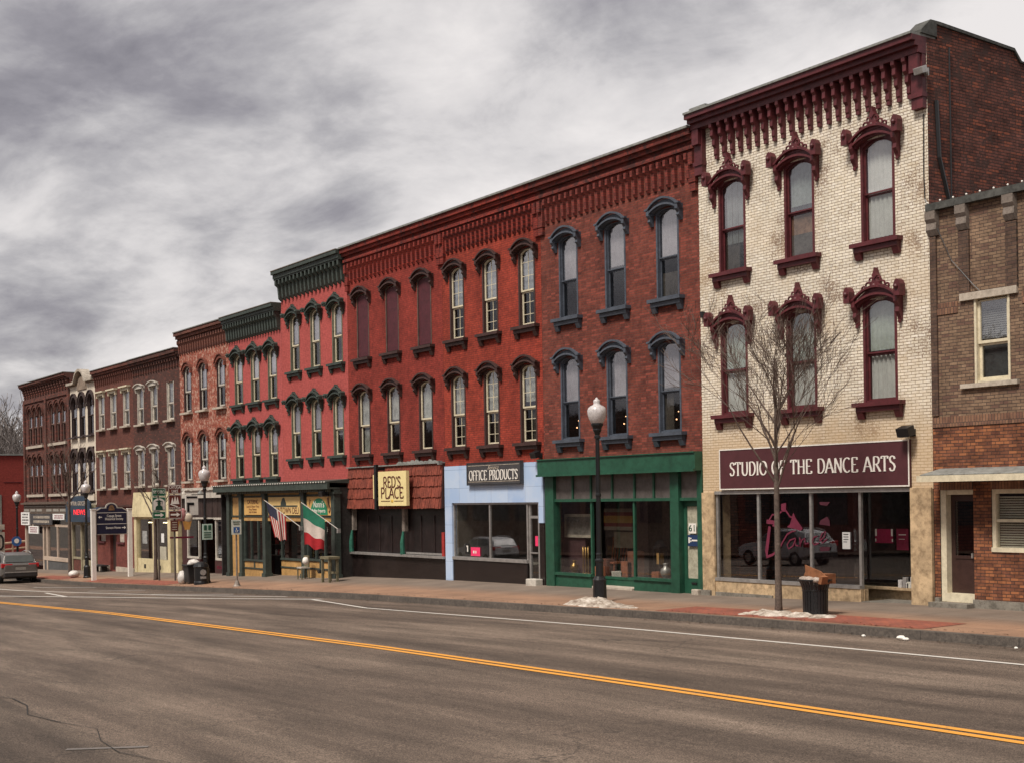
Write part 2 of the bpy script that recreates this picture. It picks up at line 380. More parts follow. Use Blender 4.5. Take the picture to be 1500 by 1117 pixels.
M_BTILE = paint('black glass tile', (.020, .014, .013), .22, .3, 2, spec=.5)
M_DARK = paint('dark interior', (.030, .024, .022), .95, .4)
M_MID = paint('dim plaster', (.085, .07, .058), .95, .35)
M_SHUT = paint('oxblood shutter board', (.075, .014, .020), .6, .25)
M_ROOF = paint('tar roof', (.05, .05, .05), .95, .3)
M_CURT = paint('pale curtain', (.50, .50, .46), .9, .35, 1.3)
M_CURTW = paint('white blind', (.72, .71, .69), .9, .1, 2)
M_PLY = paint('weathered plywood', (.30, .17, .11), .85, .4, 2)
M_STONE2 = paint('grey brown stone', (.20, .165, .14), .9, .35)
M_COPE = paint('dark weathered coping', (.075, .075, .068), .8, .5, 3)
M_STONE = paint('sandstone trim', (.44, .38, .31), .85, .25)
M_CONC = paint('grey concrete base', (.20, .18, .15), .9, .35)
M_WTEXT = paint('white lettering', (.74, .70, .64), .6, .08)
M_GL_UP = glass('old window glass', (.92, .93, .92), refl=.12)
M_GL_LO = glass('screened window glass', (.82, .83, .82), refl=.05, rough=.04)
M_GL_SHOP = glass('shop glass', (.93, .94, .93), refl=.10, rough=.01, ripple=.03)

def archp(x0, x1, zs, rise, n=10):
    """points along a segmental / round arch from (x0,zs) to (x1,zs)"""
    h = (x1 - x0) / 2; c = (x0 + x1) / 2
    if rise < .02: return [(x0, zs), (x1, zs)]
    r = (h * h + rise * rise) / (2 * rise); a = math.asin(min(1, h / r))
    if rise >= h: r = h; a = math.pi / 2
    cz = zs + rise - r
    return [(c + r * math.sin(-a + 2 * a * i / n), cz + r * math.cos(-a + 2 * a * i / n)) for i in range(n + 1)]

def wall(bld, name, x0, x1, z0, z1, holes, mat, y=D, reveal=.24, rmat=None):
    """front wall sheet with rectangular openings and their reveals"""
    m = MB(); xs = sorted({x0, x1, *[h[0] for h in holes], *[h[1] for h in holes]}); zs = sorted({z0, z1, *[h[2] for h in holes], *[h[3] for h in holes]})
    xs = [x for x in xs if x0 <= x <= x1]; zs = [z for z in zs if z0 <= z <= z1]
    for i in range(len(xs) - 1):
        for j in range(len(zs) - 1):
            cx, cz = (xs[i] + xs[i + 1]) / 2, (zs[j] + zs[j + 1]) / 2
            if any(h[0] < cx < h[1] and h[2] < cz < h[3] for h in holes): continue
            m.quad((xs[i], y, zs[j]), (xs[i + 1], y, zs[j]), (xs[i + 1], y, zs[j + 1]), (xs[i], y, zs[j + 1]))
    for h in holes:
        a, b, c, d = h[:4]; Y = y + reveal
        m.quad((a, y, c), (a, Y, c), (a, Y, d), (a, y, d)); m.quad((b, y, c), (b, y, d), (b, Y, d), (b, Y, c))
        m.quad((a, y, d), (a, Y, d), (b, Y, d), (b, y, d)); m.quad((a, y, c), (b, y, c), (b, Y, c), (a, Y, c))
    o = m.make(name, mat, bld, recalc=False); bm = bmesh.new(); bm.from_mesh(o.data); bmesh.ops.remove_doubles(bm, verts=bm.verts, dist=1e-4); bm.to_mesh(o.data); bm.free(); return o

def shell(bld, x0, x1, zb, zt, depth=14, side=None, floors=(3.5,)):
    x0 += .004; x1 -= .004; m = MB(); y0, y1 = D + .002, D + depth
    m.quad((x0, y0, zb), (x0, y1, zb), (x0, y1, zt), (x0, y0, zt)); m.quad((x1, y0, zb), (x1, y1, zb), (x1, y1, zt), (x1, y0, zt))
    m.quad((x0, y1, zb), (x1, y1, zb), (x1, y1, zt), (x0, y1, zt)); m.make('side_wall', side or M_SIDEX, bld)
    MB().box(x0 + .02, x1 - .02, y0 + .28, y1 - .02, zt - .45, zt - .3).make('roof', M_ROOF, bld)
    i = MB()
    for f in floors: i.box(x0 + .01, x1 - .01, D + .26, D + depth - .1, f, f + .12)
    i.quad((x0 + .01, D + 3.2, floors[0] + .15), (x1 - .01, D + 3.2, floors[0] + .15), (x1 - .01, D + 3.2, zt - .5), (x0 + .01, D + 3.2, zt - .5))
    i.make('darkening_partition', M_DARK, bld)  # slabs and dark sheet added to keep the rooms behind the glass dark

def window(bld, xc, w, z0, z1, rise=.18, casing=None, sash=None, hood='plain', hmat=None, smat=None, sillw=.2, rail=.47, muntin=False, frame_t=.06, boarded=None, casing_w=.05, ed=.28, cs=.75):
    x0, x1 = xc - w / 2, xc + w / 2; m = MB()
    # casing lining the opening
    m.box(x0 + .001, x0 + casing_w, D - .012, D + .235, z0, z1 - .001); m.box(x1 - casing_w, x1 - .001, D - .012, D + .235, z0, z1 - .001)
    zs = z1 - rise
    ar = archp(x0 + casing_w, x1 - casing_w, zs, rise * .94)
    m.prism([(x0 + casing_w, z1 - .001)] + ar + [(x1 - casing_w, z1 - .001)], D - .01, D + .235)
    m.box(x0 + casing_w, x1 - casing_w, D + .02, D + .235, z0 + .001, z0 + .05)
    win = m.make('window', casing, bld)
    a, b = x0 + casing_w, x1 - casing_w; zr = z0 + (z1 - z0) * rail
    s_ = MB(); t = frame_t
    for (p, q, yy) in ((z0 + .05, zr, D + .095), (zr - t, z1 - .04, D + .05)):
        s_.box(a, a + t, yy, yy + .045, p, q); s_.box(b - t, b, yy, yy + .045, p, q)
        s_.box(a + t, b - t, yy + .002, yy + .043, p, p + t)
    s_.box(a + t, b - t, D + .096, D + .138, zr - t - .045, zr - t - .003)
    inner = archp(a + t, b - t, zs - t, rise * .94)
    s_.prism(inner + [(b - t, z1 - .03), (a + t, z1 - .03)], D + .052, D + .093)
    if muntin:
        xm = (a + b) / 2
        s_.box(xm - .009, xm + .009, D + .06, D + .08, zr, z1 - .05); s_.box(xm - .009, xm + .009, D + .105, D + .125, z0 + .1, zr - t)
        for f in (.33, .66):
            zq = zr + (z1 - zr) * f; s_.box(a + t, b - t, D + .062, D + .078, zq - .008, zq + .008)
            zq = z0 + (zr - z0) * f; s_.box(a + t, b - t, D + .107, D + .123, zq - .008, zq + .008)
    s_.make('sash', sash or casing, win)
    if boarded: MB().box(a + .01, b - .01, D + .02, D + .045, z0 + .06, z1 - .05).make('shutter', boarded, win)
    MB().box(a + t * .6, b - t * .6, D + .068, D + .072, zr - t * .5, z1 - .05).make('pane', M_GL_UP, win)
    MB().box(a + t * .6, b - t * .6, D + .113, D + .117, z0 + .07, zr - t * .5).make('pane', M_GL_LO, win)
    # hood
    h = MB(); hm = hmat or casing
    if hood in ('plain', 'ornate'):
        e = .175
        lo = archp(x0 - .02, x1 + .02, zs + .05, rise * .96, 12); hi = [(x0 - e, zs + .13)] + archp(x0 - e + .09, x1 + e - .09, zs + .14, rise + .08, 12) + [(x1 + e, zs + .13)]
        h.prism([(x0 - e, zs + .0)] + [(x0 - .02, zs)] + lo + [(x1 + .02, zs)] + [(x1 + e, zs)] + hi[::-1], D - .13, D - .001)
        hi2 = [(x0 - e - .05, zs + .18)] + archp(x0 - e + .07, x1 + e - .07, zs + .19, rise + .09, 12) + [(x1 + e + .05, zs + .18)]
        h.prism([(p[0], p[1] - .05) for p in hi2] + hi2[::-1], D - .22, D - .12)
        hi3 = archp(x0 - e + .03, x1 + e - .03, zs + .06, rise + .06, 12)
        h.prism([(p[0], p[1] - .05) for p in hi3] + hi3[::-1], D - .19, D - .125)
        for sx, xe in ((-1, x0 - .12), (1, x1 + .12)):
            h.prism([(D - .001, zs + .15), (D - .2, zs + .15), (D - .2, zs), (D - .13, zs - ed * .3), (D - .15, zs - ed * .55), (D - .07, zs - ed * .85), (D - .05, zs - ed), (D - .001, zs - ed)], xe - .05, xe + .05, 'X')
            if hood == 'ornate':
                xo = xe + sx * .11
                h.prism([(xo - .08, zs + .1), (xo + .08, zs + .1), (xo + .09, zs + .1 + .22 * cs), (xo + .05, zs + .1 + .3 * cs), (xo, zs + .1 + .33 * cs), (xo - .05, zs + .1 + .3 * cs), (xo - .09, zs + .1 + .22 * cs)], D - .28, D - .10)
                h.ball((xo, D - .29, zs + .1 + .18 * cs), .055, 8)
                h.ball((xe, D - .06, zs - ed - .03), .045, 6)
        if hood == 'ornate':
            zc = z1 + .17 + (.0)
            h.prism([(xc - .34, zc + .0), (xc + .34, zc + .0), (xc + .27, zc + .08 * cs), (xc + .12, zc + .12 * cs), (xc + .05, zc + .3 * cs), (xc, zc + .33 * cs), (xc - .05, zc + .3 * cs), (xc - .12, zc + .12 * cs), (xc - .27, zc + .08 * cs)], D - .15, D - .03)
            h.prism([(xc - .07, zc + .29 * cs), (xc, zc + .22 * cs), (xc + .07, zc + .29 * cs), (xc + .03, zc + .36 * cs), (xc, zc + .46 * cs), (xc - .03, zc + .36 * cs)], D - .17, D - .03)
            for sx in (-1, 1):
                for (ox, oz, rr) in ((.20, .11, .075), (.33, .06, .055), (.11, .21, .055)):
                    h.tube([(xc + sx * ox + rr * math.cos(k * math.pi / 4), D - .13, zc + oz * cs + rr * math.sin(k * math.pi / 4)) for k in range(9)], .024, 5)
            h.ball((xc, D - .16, zc + .10), .06, 8)
    elif hood == 'flat':
        h.box(x0 - .12, x1 + .12, D - .10, D - .001, z1 + .0, z1 + .14); h.box(x0 - .22, x1 + .22, D - .22, D - .002, z1 + .141, z1 + .22)
        for xe in (x0 - .1, x1 + .1): h.box(xe - .05, xe + .05, D - .12, D - .003, z1 - .12, z1 + .139)
    elif hood == 'lintel':
        hi = archp(x0 - .16, x1 + .16, z1 + .08, .12, 10)
        h.prism([(x0 - .18, z1 - .02), (x1 + .18, z1 - .02)] + hi[::-1], D - .12, D - .001)
        hi = archp(x0 - .2, x1 + .2, z1 + .11, .13, 10); h.prism([(p[0], p[1] - .05) for p in hi] + hi[::-1], D - .2, D - .11)
        for xe in (x0 - .1, x1 + .1): h.prism([(D - .002, z1 + .1), (D - .15, z1 + .1), (D - .05, z1 - .22), (D - .002, z1 - .22)], xe - .06, xe + .06, 'X')
    elif hood == 'arch':
        e = .2
        lo = archp(x0 + .02, x1 - .02, zs, rise, 12); hi = archp(x0 - e * .5, x1 + e * .5, zs, rise + e * .8, 12)
        h.prism(lo + hi[::-1], D - .07, D - .001)
        hi2 = archp(x0 - e * .5 - .05, x1 + e * .5 + .05, zs, rise + e * .8 + .06, 12)
        h.prism(hi + hi2[::-1], D - .12, D - .002)
        for xe in (x0 - .06, x1 + .06): h.box(xe - .09, xe + .09, D - .1, D - .002, zs - .16, zs - .001)
    if h.v: h.make('hood', hm, win)
    sl = MB(); sm = smat or hm
    if sillw:
        sl.box(x0 - sillw, x1 + sillw, D - .2, D + .02, z0 - .09, z0 + .001)
        if sillw > .15:
            sl.box(x0 - sillw + .06, x1 + sillw - .06, D - .13, D - .001, z0 - .2, z0 - .091)
            for xe in (x0 - .05, x1 + .05): sl.prism([(D - .001, z0 - .2), (D - .12, z0 - .2), (D - .05, z0 - .36), (D - .001, z0 - .36)], xe - .09, xe + .09, 'X')
        sl.make('sill', sm, win)
    win['_box'] = (a, b, z0, z1, zr)
    return win

def copy_window(win, bld, dx, dz=0):
    c = win.copy(); COL.objects.link(c); c.parent = bld; c.location = Vector(win.location) + Vector((dx, 0, dz)); ORG[c.name] = ORG[win.name] + Vector((dx, 0, dz))
    for ch in win.children:
        if ch.name.split('.')[0] in ('curtain', 'blind'): continue
        k = ch.copy(); COL.objects.link(k); k.parent = c
    b = list(win['_box']); c['_box'] = (b[0] + dx, b[1] + dx, b[2] + dz, b[3] + dz, b[4] + dz); return c

def curtain(win, frm=.45, to=1.0, mat=None, l=0, r=1, wavy=.02, name='curtain', y=.17):
    a, b, z0, z1, zr = win['_box']; m = MB(); n = 18
    x0 = a + (b - a) * l + .02; x1 = a + (b - a) * r - .02; zA = z0 + .06 + (z1 - z0 - .1) * frm; zB = z0 + (z1 - z0 - .03) * to
    vs = []
    for i in range(n + 1):
        x = x0 + (x1 - x0) * i / n; yy = D + y + wavy * math.sin(i * 2.1 + x * 3)
        vs += [(x, yy, zA), (x, yy, zB)]
    m.add(vs, [(2 * i, 2 * i + 2, 2 * i + 3, 2 * i + 1) for i in range(n)])
    m.make(name, mat or M_CURT, win, smooth=True)

def cornice(bld, x0, x1, bands, mat, brk=None, ends=0, capmat=None, cap=None, simple=False):
    m = MB()
    for (za, zb, d) in bands: m.box(x0 + .003, x1 - .003, D - d, D + .004, za + .0015, zb)
    c = m.make('cornice', mat, bld)
    if cap:
        k = MB(); k.box(x0 - .0, x1 - .006, D - cap[2], D + .35, cap[0], cap[1]); k.make('flashing', capmat or M_GALV, bld)
    if brk:
        za, zb, bw, n, d0, d1, xa, xb = brk; h = zb - za
        poly = [(D - .001, zb), (D - d1, zb), (D - d1, zb - .1 * h), (D - d1 * .82, zb - .17 * h), (D - d1 * .86, zb - .34 * h), (D - d1 * .6, zb - .42 * h), (D - d1 * .62, zb - .6 * h), (D - d1 * .38, zb - .68 * h), (D - d1 * .38, zb - .86 * h), (D - d0, zb - .9 * h), (D - d0, za), (D - .001, za)]
        if simple: poly = [(D - .001, zb), (D - d1, zb), (D - d1, zb - .22 * h), (D - .62 * d1, zb - .34 * h), (D - .5 * d1, za + .12 * h), (D - d0, za), (D - .001, za)]
        first = MB().prism(poly, xa - bw / 2, xa + bw / 2, 'X').make('bracket', mat, c)
        for i in range(1, n): child_copy(first, c, ((xb - xa) * i / (n - 1), 0, 0))
        if ends:
            for xe in (x0 + ends / 2 + .01, x1 - ends / 2 - .01):
                e = MB(); e.box(xe - ends / 2, xe + ends / 2, D - d1 * .5, D - .001, za - .28, zb); e.box(xe - ends / 2 + .03, xe + ends / 2 - .03, D - d1 * .9, D - d1 * .5 - .001, zb - .45 * h, zb - .002)
                e.box(xe - ends / 2 - .02, xe + ends / 2 + .02, D - d1 * .62, D - .003, za - .05, za + .05)
                e.make('end_bracket', mat, c)
    return c

def holes_of(cols, w, rows): return [(x - w / 2, x + w / 2, a, b) for x in cols for a, b in rows]

def bulbs(parent, pts, r=.03, mat=None):
    f = MB().ball(pts[0], r, 6).make('bulb', mat or M_WTEXT, parent, smooth=True)
    for p in pts[1:100]: child_copy(f, parent, Vector(p) - Vector(pts[0]))
def sign_board(name, label, x0, x1, z0, z1, y, mat, border=None, bt=.03, t=.06, cat='sign', group=None):
    r = thing(name, label, cat, ((x0 + x1) / 2, y, z0), group)
    MB().box(x0, x1, y - t, y, z0, z1).make('board', mat, r)
    if border:
        b = MB(); yy = y - t - .012
        b.box(x0, x1, yy, y - t, z1 - bt, z1); b.box(x0, x1, yy, y - t, z0, z0 + bt); b.box(x0, x0 + bt, yy, y - t, z0 + bt, z1 - bt); b.box(x1 - bt, x1, yy, y - t, z0 + bt, z1 - bt)
        b.make('border', border, r)
    return r

def boxes(name, mat, parent, lst):
    for q in lst: MB().box(*q).make(name, mat, parent)
# ================================================================== ground
def sheet(name, y0, y1, dz, mat, x0=-420, x1=60, step=4, ny=6, fz=gz):
    m = MB(); nx = int((x1 - x0) / step); vs = []
    for i in range(nx + 1):
        for j in range(ny + 1):
            x = x0 + (x1 - x0) * i / nx; y = y0 + (y1 - y0) * j / ny; vs.append((x, y, fz(x, y) + dz))
    m.add(vs, [(i * (ny + 1) + j, (i + 1) * (ny + 1) + j, (i + 1) * (ny + 1) + j + 1, i * (ny + 1) + j + 1) for i in range(nx) for j in range(ny)])
    return struct(m.make(name, mat, recalc=False))
def road_mat(name='worn asphalt', kd=1.0):
    m, t, b = newmat(name); tc = N(t, 'ShaderNodeTexCoord'); v = tc.outputs['Object']
    mp = N(t, 'ShaderNodeMapping'); mp.inputs['Scale'].default_value = (.035, .55, 1); link(t, v, mp.inputs[0])
    st = noise(t, mp.outputs[0], 1.6, 6, .6, .25)
    mp2 = N(t, 'ShaderNodeMapping'); mp2.inputs['Scale'].default_value = (.25, 1.3, 1); link(t, v, mp2.inputs[0])
    md = noise(t, mp2.outputs[0], 1.0, 7, .65)
    fi = noise(t, v, 55, 3, .8); sp = noise(t, v, 120, 2, .5)
    c = ramp(t, st, [(.3, (.072, .058, .049)), (.5, (.104, .085, .072)), (.72, (.17, .142, .12))])
    c = mixc(t, .85, c, ramp(t, md, [(.3, (.26,) * 3), (.7, (.74,) * 3)]), 'OVERLAY')
    gr = noise(t, v, 13, 6, .85); c = mixc(t, 1, c, ramp(t, fi, [(.36, (.10,) * 3), (.64, (.90,) * 3)]), 'OVERLAY'); c = mixc(t, .6, c, ramp(t, gr, [(.3, (.2,) * 3), (.7, (.8,) * 3)]), 'OVERLAY')
    # cracks
    vo = N(t, 'ShaderNodeTexVoronoi', feature='DISTANCE_TO_EDGE'); vo.inputs['Scale'].default_value = .22
    wr = N(t, 'ShaderNodeTexNoise'); wr.inputs['Scale'].default_value = 1.2; wr.inputs['Detail'].default_value = 6; link(t, v, wr.inputs['Vector'])
    ad = N(t, 'ShaderNodeVectorMath', operation='MULTIPLY_ADD'); link(t, wr.outputs['Color'], ad.inputs[0]); ad.inputs[1].default_value = (1.8, 1.8, 0); link(t, v, ad.inputs[2]); link(t, ad.outputs[0], vo.inputs['Vector'])
    gate = ramp(t, noise(t, v, .22, 3, .5), [(.5, (0,) * 3), (.6, (.75,) * 3)])
    k = ramp(t, vo.outputs['Distance'], [(.0, (1,) * 3), (.006, (0,) * 3)]); k = math_(t, 'MULTIPLY', k, gate)
    c = mixc(t, k, c, (.03, .026, .024)); c = mixc(t, 1, c, (kd * 1.05, kd * .95, kd * .86), 'MULTIPLY')
    link(t, c, b.inputs['Base Color']); b.inputs['Roughness'].default_value = .82; b.inputs['Specular IOR Level'].default_value = .3
    bump(t, b, math_(t, 'ADD', fi, math_(t, 'MULTIPLY', sp, .5)), .7, .012); return m
M_ROAD = road_mat()
def walk_mat():
    m, t, b = newmat('pavement concrete'); tc = N(t, 'ShaderNodeTexCoord'); v = tc.outputs['Object']
    sp = N(t, 'ShaderNodeSeparateXYZ'); link(t, v, sp.inputs[0])
    big = noise(t, v, .8, 6, .6); fi = noise(t, v, 30, 4, .7)
    c = ramp(t, big, [(.3, (.15, .112, .085)), (.7, (.25, .19, .145))])
    band = ramp(t, math_(t, 'MULTIPLY', sp.outputs[1], .04), [(.835, (1.25, .95, .76)), (.885, (.80, .80, .80))])
    c = mixc(t, 1, c, band, 'MULTIPLY')
    c = mixc(t, .4, c, fi, 'OVERLAY')
    br = N(t, 'ShaderNodeTexBrick'); br.offset = 0; link(t, v, br.inputs['Vector']); br.inputs['Scale'].default_value = 1; br.inputs['Brick Width'].default_value = 1.5; br.inputs['Row Height'].default_value = 1.45
    br.inputs['Mortar Size'].default_value = .012; c = mixc(t, math_(t, 'MULTIPLY', br.outputs['Fac'], .7), c, (.06, .045, .035))
    link(t, c, b.inputs['Base Color']); b.inputs['Roughness'].default_value = .9; bump(t, b, fi, .4, .006); return m
def paver_mat():
    m, t, b = newmat('red brick pavers'); tc = N(t, 'ShaderNodeTexCoord'); v = tc.outputs['Object']
    br = N(t, 'ShaderNodeTexBrick'); link(t, v, br.inputs['Vector']); br.inputs['Scale'].default_value = 1; br.inputs['Brick Width'].default_value = .2; br.inputs['Row Height'].default_value = .1; br.inputs['Mortar Size'].default_value = .006
    br.inputs['Color1'].default_value = (.30, .085, .045, 1); br.inputs['Color2'].default_value = (.22, .06, .038, 1); br.inputs['Mortar'].default_value = (.10, .05, .04, 1)
    c = mixc(t, 1, br.outputs['Color'], ramp(t, noise(t, v, 1.1, 5, .6), [(.3, (.7,) * 3), (.7, (1.15,) * 3)]), 'MULTIPLY')
    link(t, c, b.inputs['Base Color']); b.inputs['Roughness'].default_value = .9; bump(t, b, br.outputs['Fac'], -.4, .005); return m
def kerb_mat():
    m, t, b = newmat('granite kerb'); tc = N(t, 'ShaderNodeTexCoord'); v = tc.outputs['Object']
    f = noise(t, v, 18, 5, .75); g = noise(t, v, 1.4, 4, .6)
    c = ramp(t, f, [(.3, (.04, .033, .028)), (.7, (.135, .11, .09))]); c = mixc(t, 1, c, ramp(t, g, [(.3, (.7,) * 3), (.7, (1.2,) * 3)]), 'MULTIPLY')
    sp = N(t, 'ShaderNodeSeparateXYZ'); link(t, v, sp.inputs[0]); fr = math_(t, 'FRACT', math_(t, 'MULTIPLY', sp.outputs[0], .5)); k = ramp(t, fr, [(.0, (1,) * 3), (.012, (0,) * 3)])
    c = mixc(t, k, c, (.015, .012, .01)); link(t, c, b.inputs['Base Color']); b.inputs['Roughness'].default_value = .85; bump(t, b, f, .9, .02); return m
M_WALK, M_PAVER, M_KERB = walk_mat(), paver_mat(), kerb_mat()
def lowland(x, y): return pl(x, ZF) - .3 - .002 * max(0, y - 23) if abs(x) < 200 else (-4.4 if x < 0 else -.2)
gm = MB(); vs = []; GX = [-3000, -1500, -700, -300, -200, -150, -110, -92, -71, -57, -46, -33, -19, 0, 60, 200, 900, 3000]; GY = [-3000, -600, -100, -12, 24, 30, 60, 120, 400, 1200, 3000]
for x in GX:
    for y in GY: vs.append((x, y, (lowland(max(-199, min(100, x)), 24) if x > -200 else -4.4) - (1.3 if y < 60 else 1.0)))
gm.add(vs, [(i * len(GY) + j, (i + 1) * len(GY) + j, (i + 1) * len(GY) + j + 1, i * len(GY) + j + 1) for i in range(len(GX) - 1) for j in range(len(GY) - 1)])
struct(gm.make('ground', paint('bare winter earth', (.10, .085, .065), .95, .4, .3), recalc=False))
sheet('road', 4.66, 19.299, 0, M_ROAD, step=2)
M_LOT = road_mat('dark parking asphalt', .72)
sheet('parking_lane', -6.6, 4.655, .004, M_LOT, step=4)
sheet('pavement', 19.5, 23.7, 0, M_WALK, x0=-92.3, x1=60, step=2)
sheet('far_pavement', 19.5, 23.7, 0, M_WALK, x0=-300, x1=-104.9, step=4)
sheet('side_street', 19.3, 60, -.13, M_ROAD, x0=-104.9, x1=-92.3, step=2, fz=lambda x, y: pl(x, ZF))
sheet('opposite_pavement', -11, -6.6, .15, M_WALK, x0=-300, step=4)
k = MB(); xs = [60 - 1.0 * i for i in range(152)]
for a, b in zip(xs, xs[1:]):
    if a < -92: break
    za, zb = gz(a, 19.3), gz(b, 19.3)
    k.add([(b, 19.3, zb - .2), (a, 19.3, za - .2), (a, 19.5, za + .004), (b, 19.5, zb + .004), (b, 19.315, zb + .004), (a, 19.315, za + .004)], [(0, 1, 5, 4), (4, 5, 2, 3)])
struct(k.make('kerb', M_KERB, recalc=False))
GHOST = [(-14.7, 4.14), (-14.27, 4.88)]
# painted markings
def stripe_mat(name, col, wear):
    m, t, b = newmat(name); tc = N(t, 'ShaderNodeTexCoord'); v = tc.outputs['Object']
    f = noise(t, v, 22, 6, .75); g = noise(t, v, 1.2, 4, .6)
    k = ramp(t, math_(t, 'ADD', math_(t, 'MULTIPLY', f, .6), math_(t, 'MULTIPLY', g, .4)), [(wear, (1,) * 3), (wear + .09, (0,) * 3)])
    c = mixc(t, math_(t, 'MULTIPLY', k, .85), (.12, .10, .09), col); c = mixc(t, math_(t, 'MULTIPLY', k, .9), col, (.12, .105, .095))
    link(t, c, b.inputs['Base Color']); b.inputs['Roughness'].default_value = .8; return m
M_YEL = stripe_mat('yellow road paint', (.64, .28, .035), .365); M_WLINE = stripe_mat('white road paint', (.55, .52, .47), .34)
def stripe(pts, w, mat, dz=.008, name='lane_marking'):
    m = MB(); vs = []
    for i in range(len(pts) - 1):
        (xa, ya), (xb, yb) = pts[i], pts[i + 1]; n = max(1, int(math.hypot(xb - xa, yb - ya) / 1.5)); L_ = math.hypot(xb - xa, yb - ya); px, py = -(yb - ya) / L_ * w / 2, (xb - xa) / L_ * w / 2
        for j in range(n):
            q = []
            for f, s in ((j / n, 1), ((j + 1) / n, 1), ((j + 1) / n, -1), (j / n, -1)):
                x = xa + (xb - xa) * f + px * s; y = ya + (yb - ya) * f + py * s; q.append((x, y, gz(x, y) + dz))
            m.quad(*q)
    return struct(m.make(name, mat, recalc=False))
stripe([(40, 11.79), (-57, 11.79), (-200, 11.9)], .13, M_YEL); stripe([(40, 12.0), (-57, 12.0), (-200, 12.11)], .13, M_YEL)
stripe([(40, 17.3), (-33, 17.35), (-38.5, 18.4)], .11, M_WLINE)
stripe([(-38.4, 18.65), (-43.8, 17.0), (-57, 13.6), (-63, 12.4)], .22, M_WLINE)
stripe([(-41.5, 18.9), (-48, 17.4), (-60, 16.1), (-70, 15.4)], .16, M_WLINE)
stripe([(-46, 18.9), (-50, 17.3)], .14, M_WLINE); stripe([(-55, 18.8), (-57.5, 17.2)], .14, M_WLINE); stripe([(-62, 18.9), (-66, 17.2)], .14, M_WLINE)
stripe([(-52, 14.8), (-58, 15.6)], .14, M_WLINE)
stripe(GHOST, .10, stripe_mat('ghost of old road paint', (.15, .13, .115), .44))
# joint between the two asphalts
cr = MB(); p = None
for i in range(80):
    x = -60 + i * .9; y = 4.66 + .12 * math.sin(i * 1.7) + random.uniform(-.06, .06); w = random.uniform(.003, .010); q = [(x, y - w, gz(x, y) + .012), (x, y + w, gz(x, y) + .012)]
    if p: cr.quad(p[0], q[0], q[1], p[1])
    p = q
struct(cr.make('asphalt_seam', paint('tar seam', (.02, .018, .016), .8, .3), recalc=False))
def paverstrip(x0, x1, y0=19.62, y1=20.85):
    m = MB(); n = max(1, int((x1 - x0) / 1.5))
    for i in range(n):
        a = x0 + (x1 - x0) * i / n; b = x0 + (x1 - x0) * (i + 1) / n
        m.quad((a, y0, gz(a, y0) + .006), (b, y0, gz(b, y0) + .006), (b, y1, gz(b, y1) + .006), (a, y1, gz(a, y1) + .006))
    struct(m.make('brick_paving', M_PAVER, recalc=False))
paverstrip(-23.6, -16.2); paverstrip(-66.5, -55.0); paverstrip(-76, -70.5)
#PART3
# ================================================================== buildings
def building(name, label, x0, x1, z): return thing(name, label, 'building', ((x0 + x1) / 2, D, z))

# ---- cream painted building with the dance studio
B = building('brick_building', 'cream painted brick building with maroon window hoods and bracketed cornice above the dance studio', -26.38, -19.14, -.1)
cw, rows = .96, [(4.40, 6.64), (7.93, 10.19)]; cols = [-25.16, -22.88, -20.52]
hs = holes_of(cols, cw, rows) + [(-25.93, -19.72, -.35, 2.47)]
wall(B, 'front_wall', -26.38, -19.14, 2.47, 11.9, hs, M_CREAM)
shell(B, -26.38, -19.14, -1, 12.02, 16, M_SIDE)
pw = MB(); pw.prism([(D + .3, 11.5), (D + .3, 12.33), (D + 2.95, 12.2), (D + 3.15, 11.98), (D + 9, 11.7), (D + 9, 11.3)], -19.46, -19.146, 'X'); pw.make('parapet', M_SIDE, B)
pc = MB(); pc.prism([(D - .2, 12.075), (D - .2, 12.14), (D + .1, 12.40), (D + .4, 12.40), (D + 2.95, 12.27), (D + 3.2, 12.02), (D + 9, 11.76), (D + 9, 11.70), (D + 3.15, 11.985), (D + 2.95, 12.205), (D + .3, 12.335), (D + .3, 12.06)], -19.5, -19.10, 'X'); pc.make('coping', M_COPE, B)
MB().box(-26.36, -25.75, D - .3, D + .3, 12.07, 12.2).make('coping', M_GALV, B)
w0 = window(B, cols[0], cw, 7.93, 10.19, .14, M_MAROON, M_MAROON, 'ornate', casing_w=.065, frame_t=.035, rail=.49, ed=.40, cs=1.1)
wins = [w0] + [copy_window(w0, B, x - cols[0]) for x in cols[1:]] + [copy_window(w0, B, x - cols[0], 4.40 - 7.93) for x in cols]
curtain(wins[0], .0, .99, M_MID, 0, .62); curtain(wins[0], .3, .98, paint('grey net curtain', (.20, .21, .21), .9, .2), 0.1, 1, y=.15)
MB().box(*wins[1]['_box'][:2], D + .145, D + .155, 7.99, 8.95).make('plywood_board', M_PLY, wins[1]); curtain(wins[1], .55, 1, paint('green grey drape', (.22, .25, .24), .9, .2))
MB().box(*wins[1]['_box'][:2], D + .135, D + .143, 7.99, 8.5).make('cardboard', paint('grey board', (.16, .14, .13), .9, .3), wins[1])
for i in (2,): curtain(wins[i], 0.02, 1, M_CURTW, y=.15)
for i in (3, 4, 5):
    curtain(wins[i], 0.0, .46, M_CURTW, .0, 1, .03); curtain(wins[i], .5, 1, paint('grey green curtain', (.40, .44, .38), .9, .12), 0, 1, .02, y=.15)
cornice(B, -26.38, -19.14, [(11.66, 11.80, .26), (11.80, 11.90, .36), (11.90, 12.02, .46)], M_MAROON,
        (10.80, 11.655, .095, 22, .08, .27, -25.62, -19.55), ends=.3, cap=(12.02, 12.07, .5))
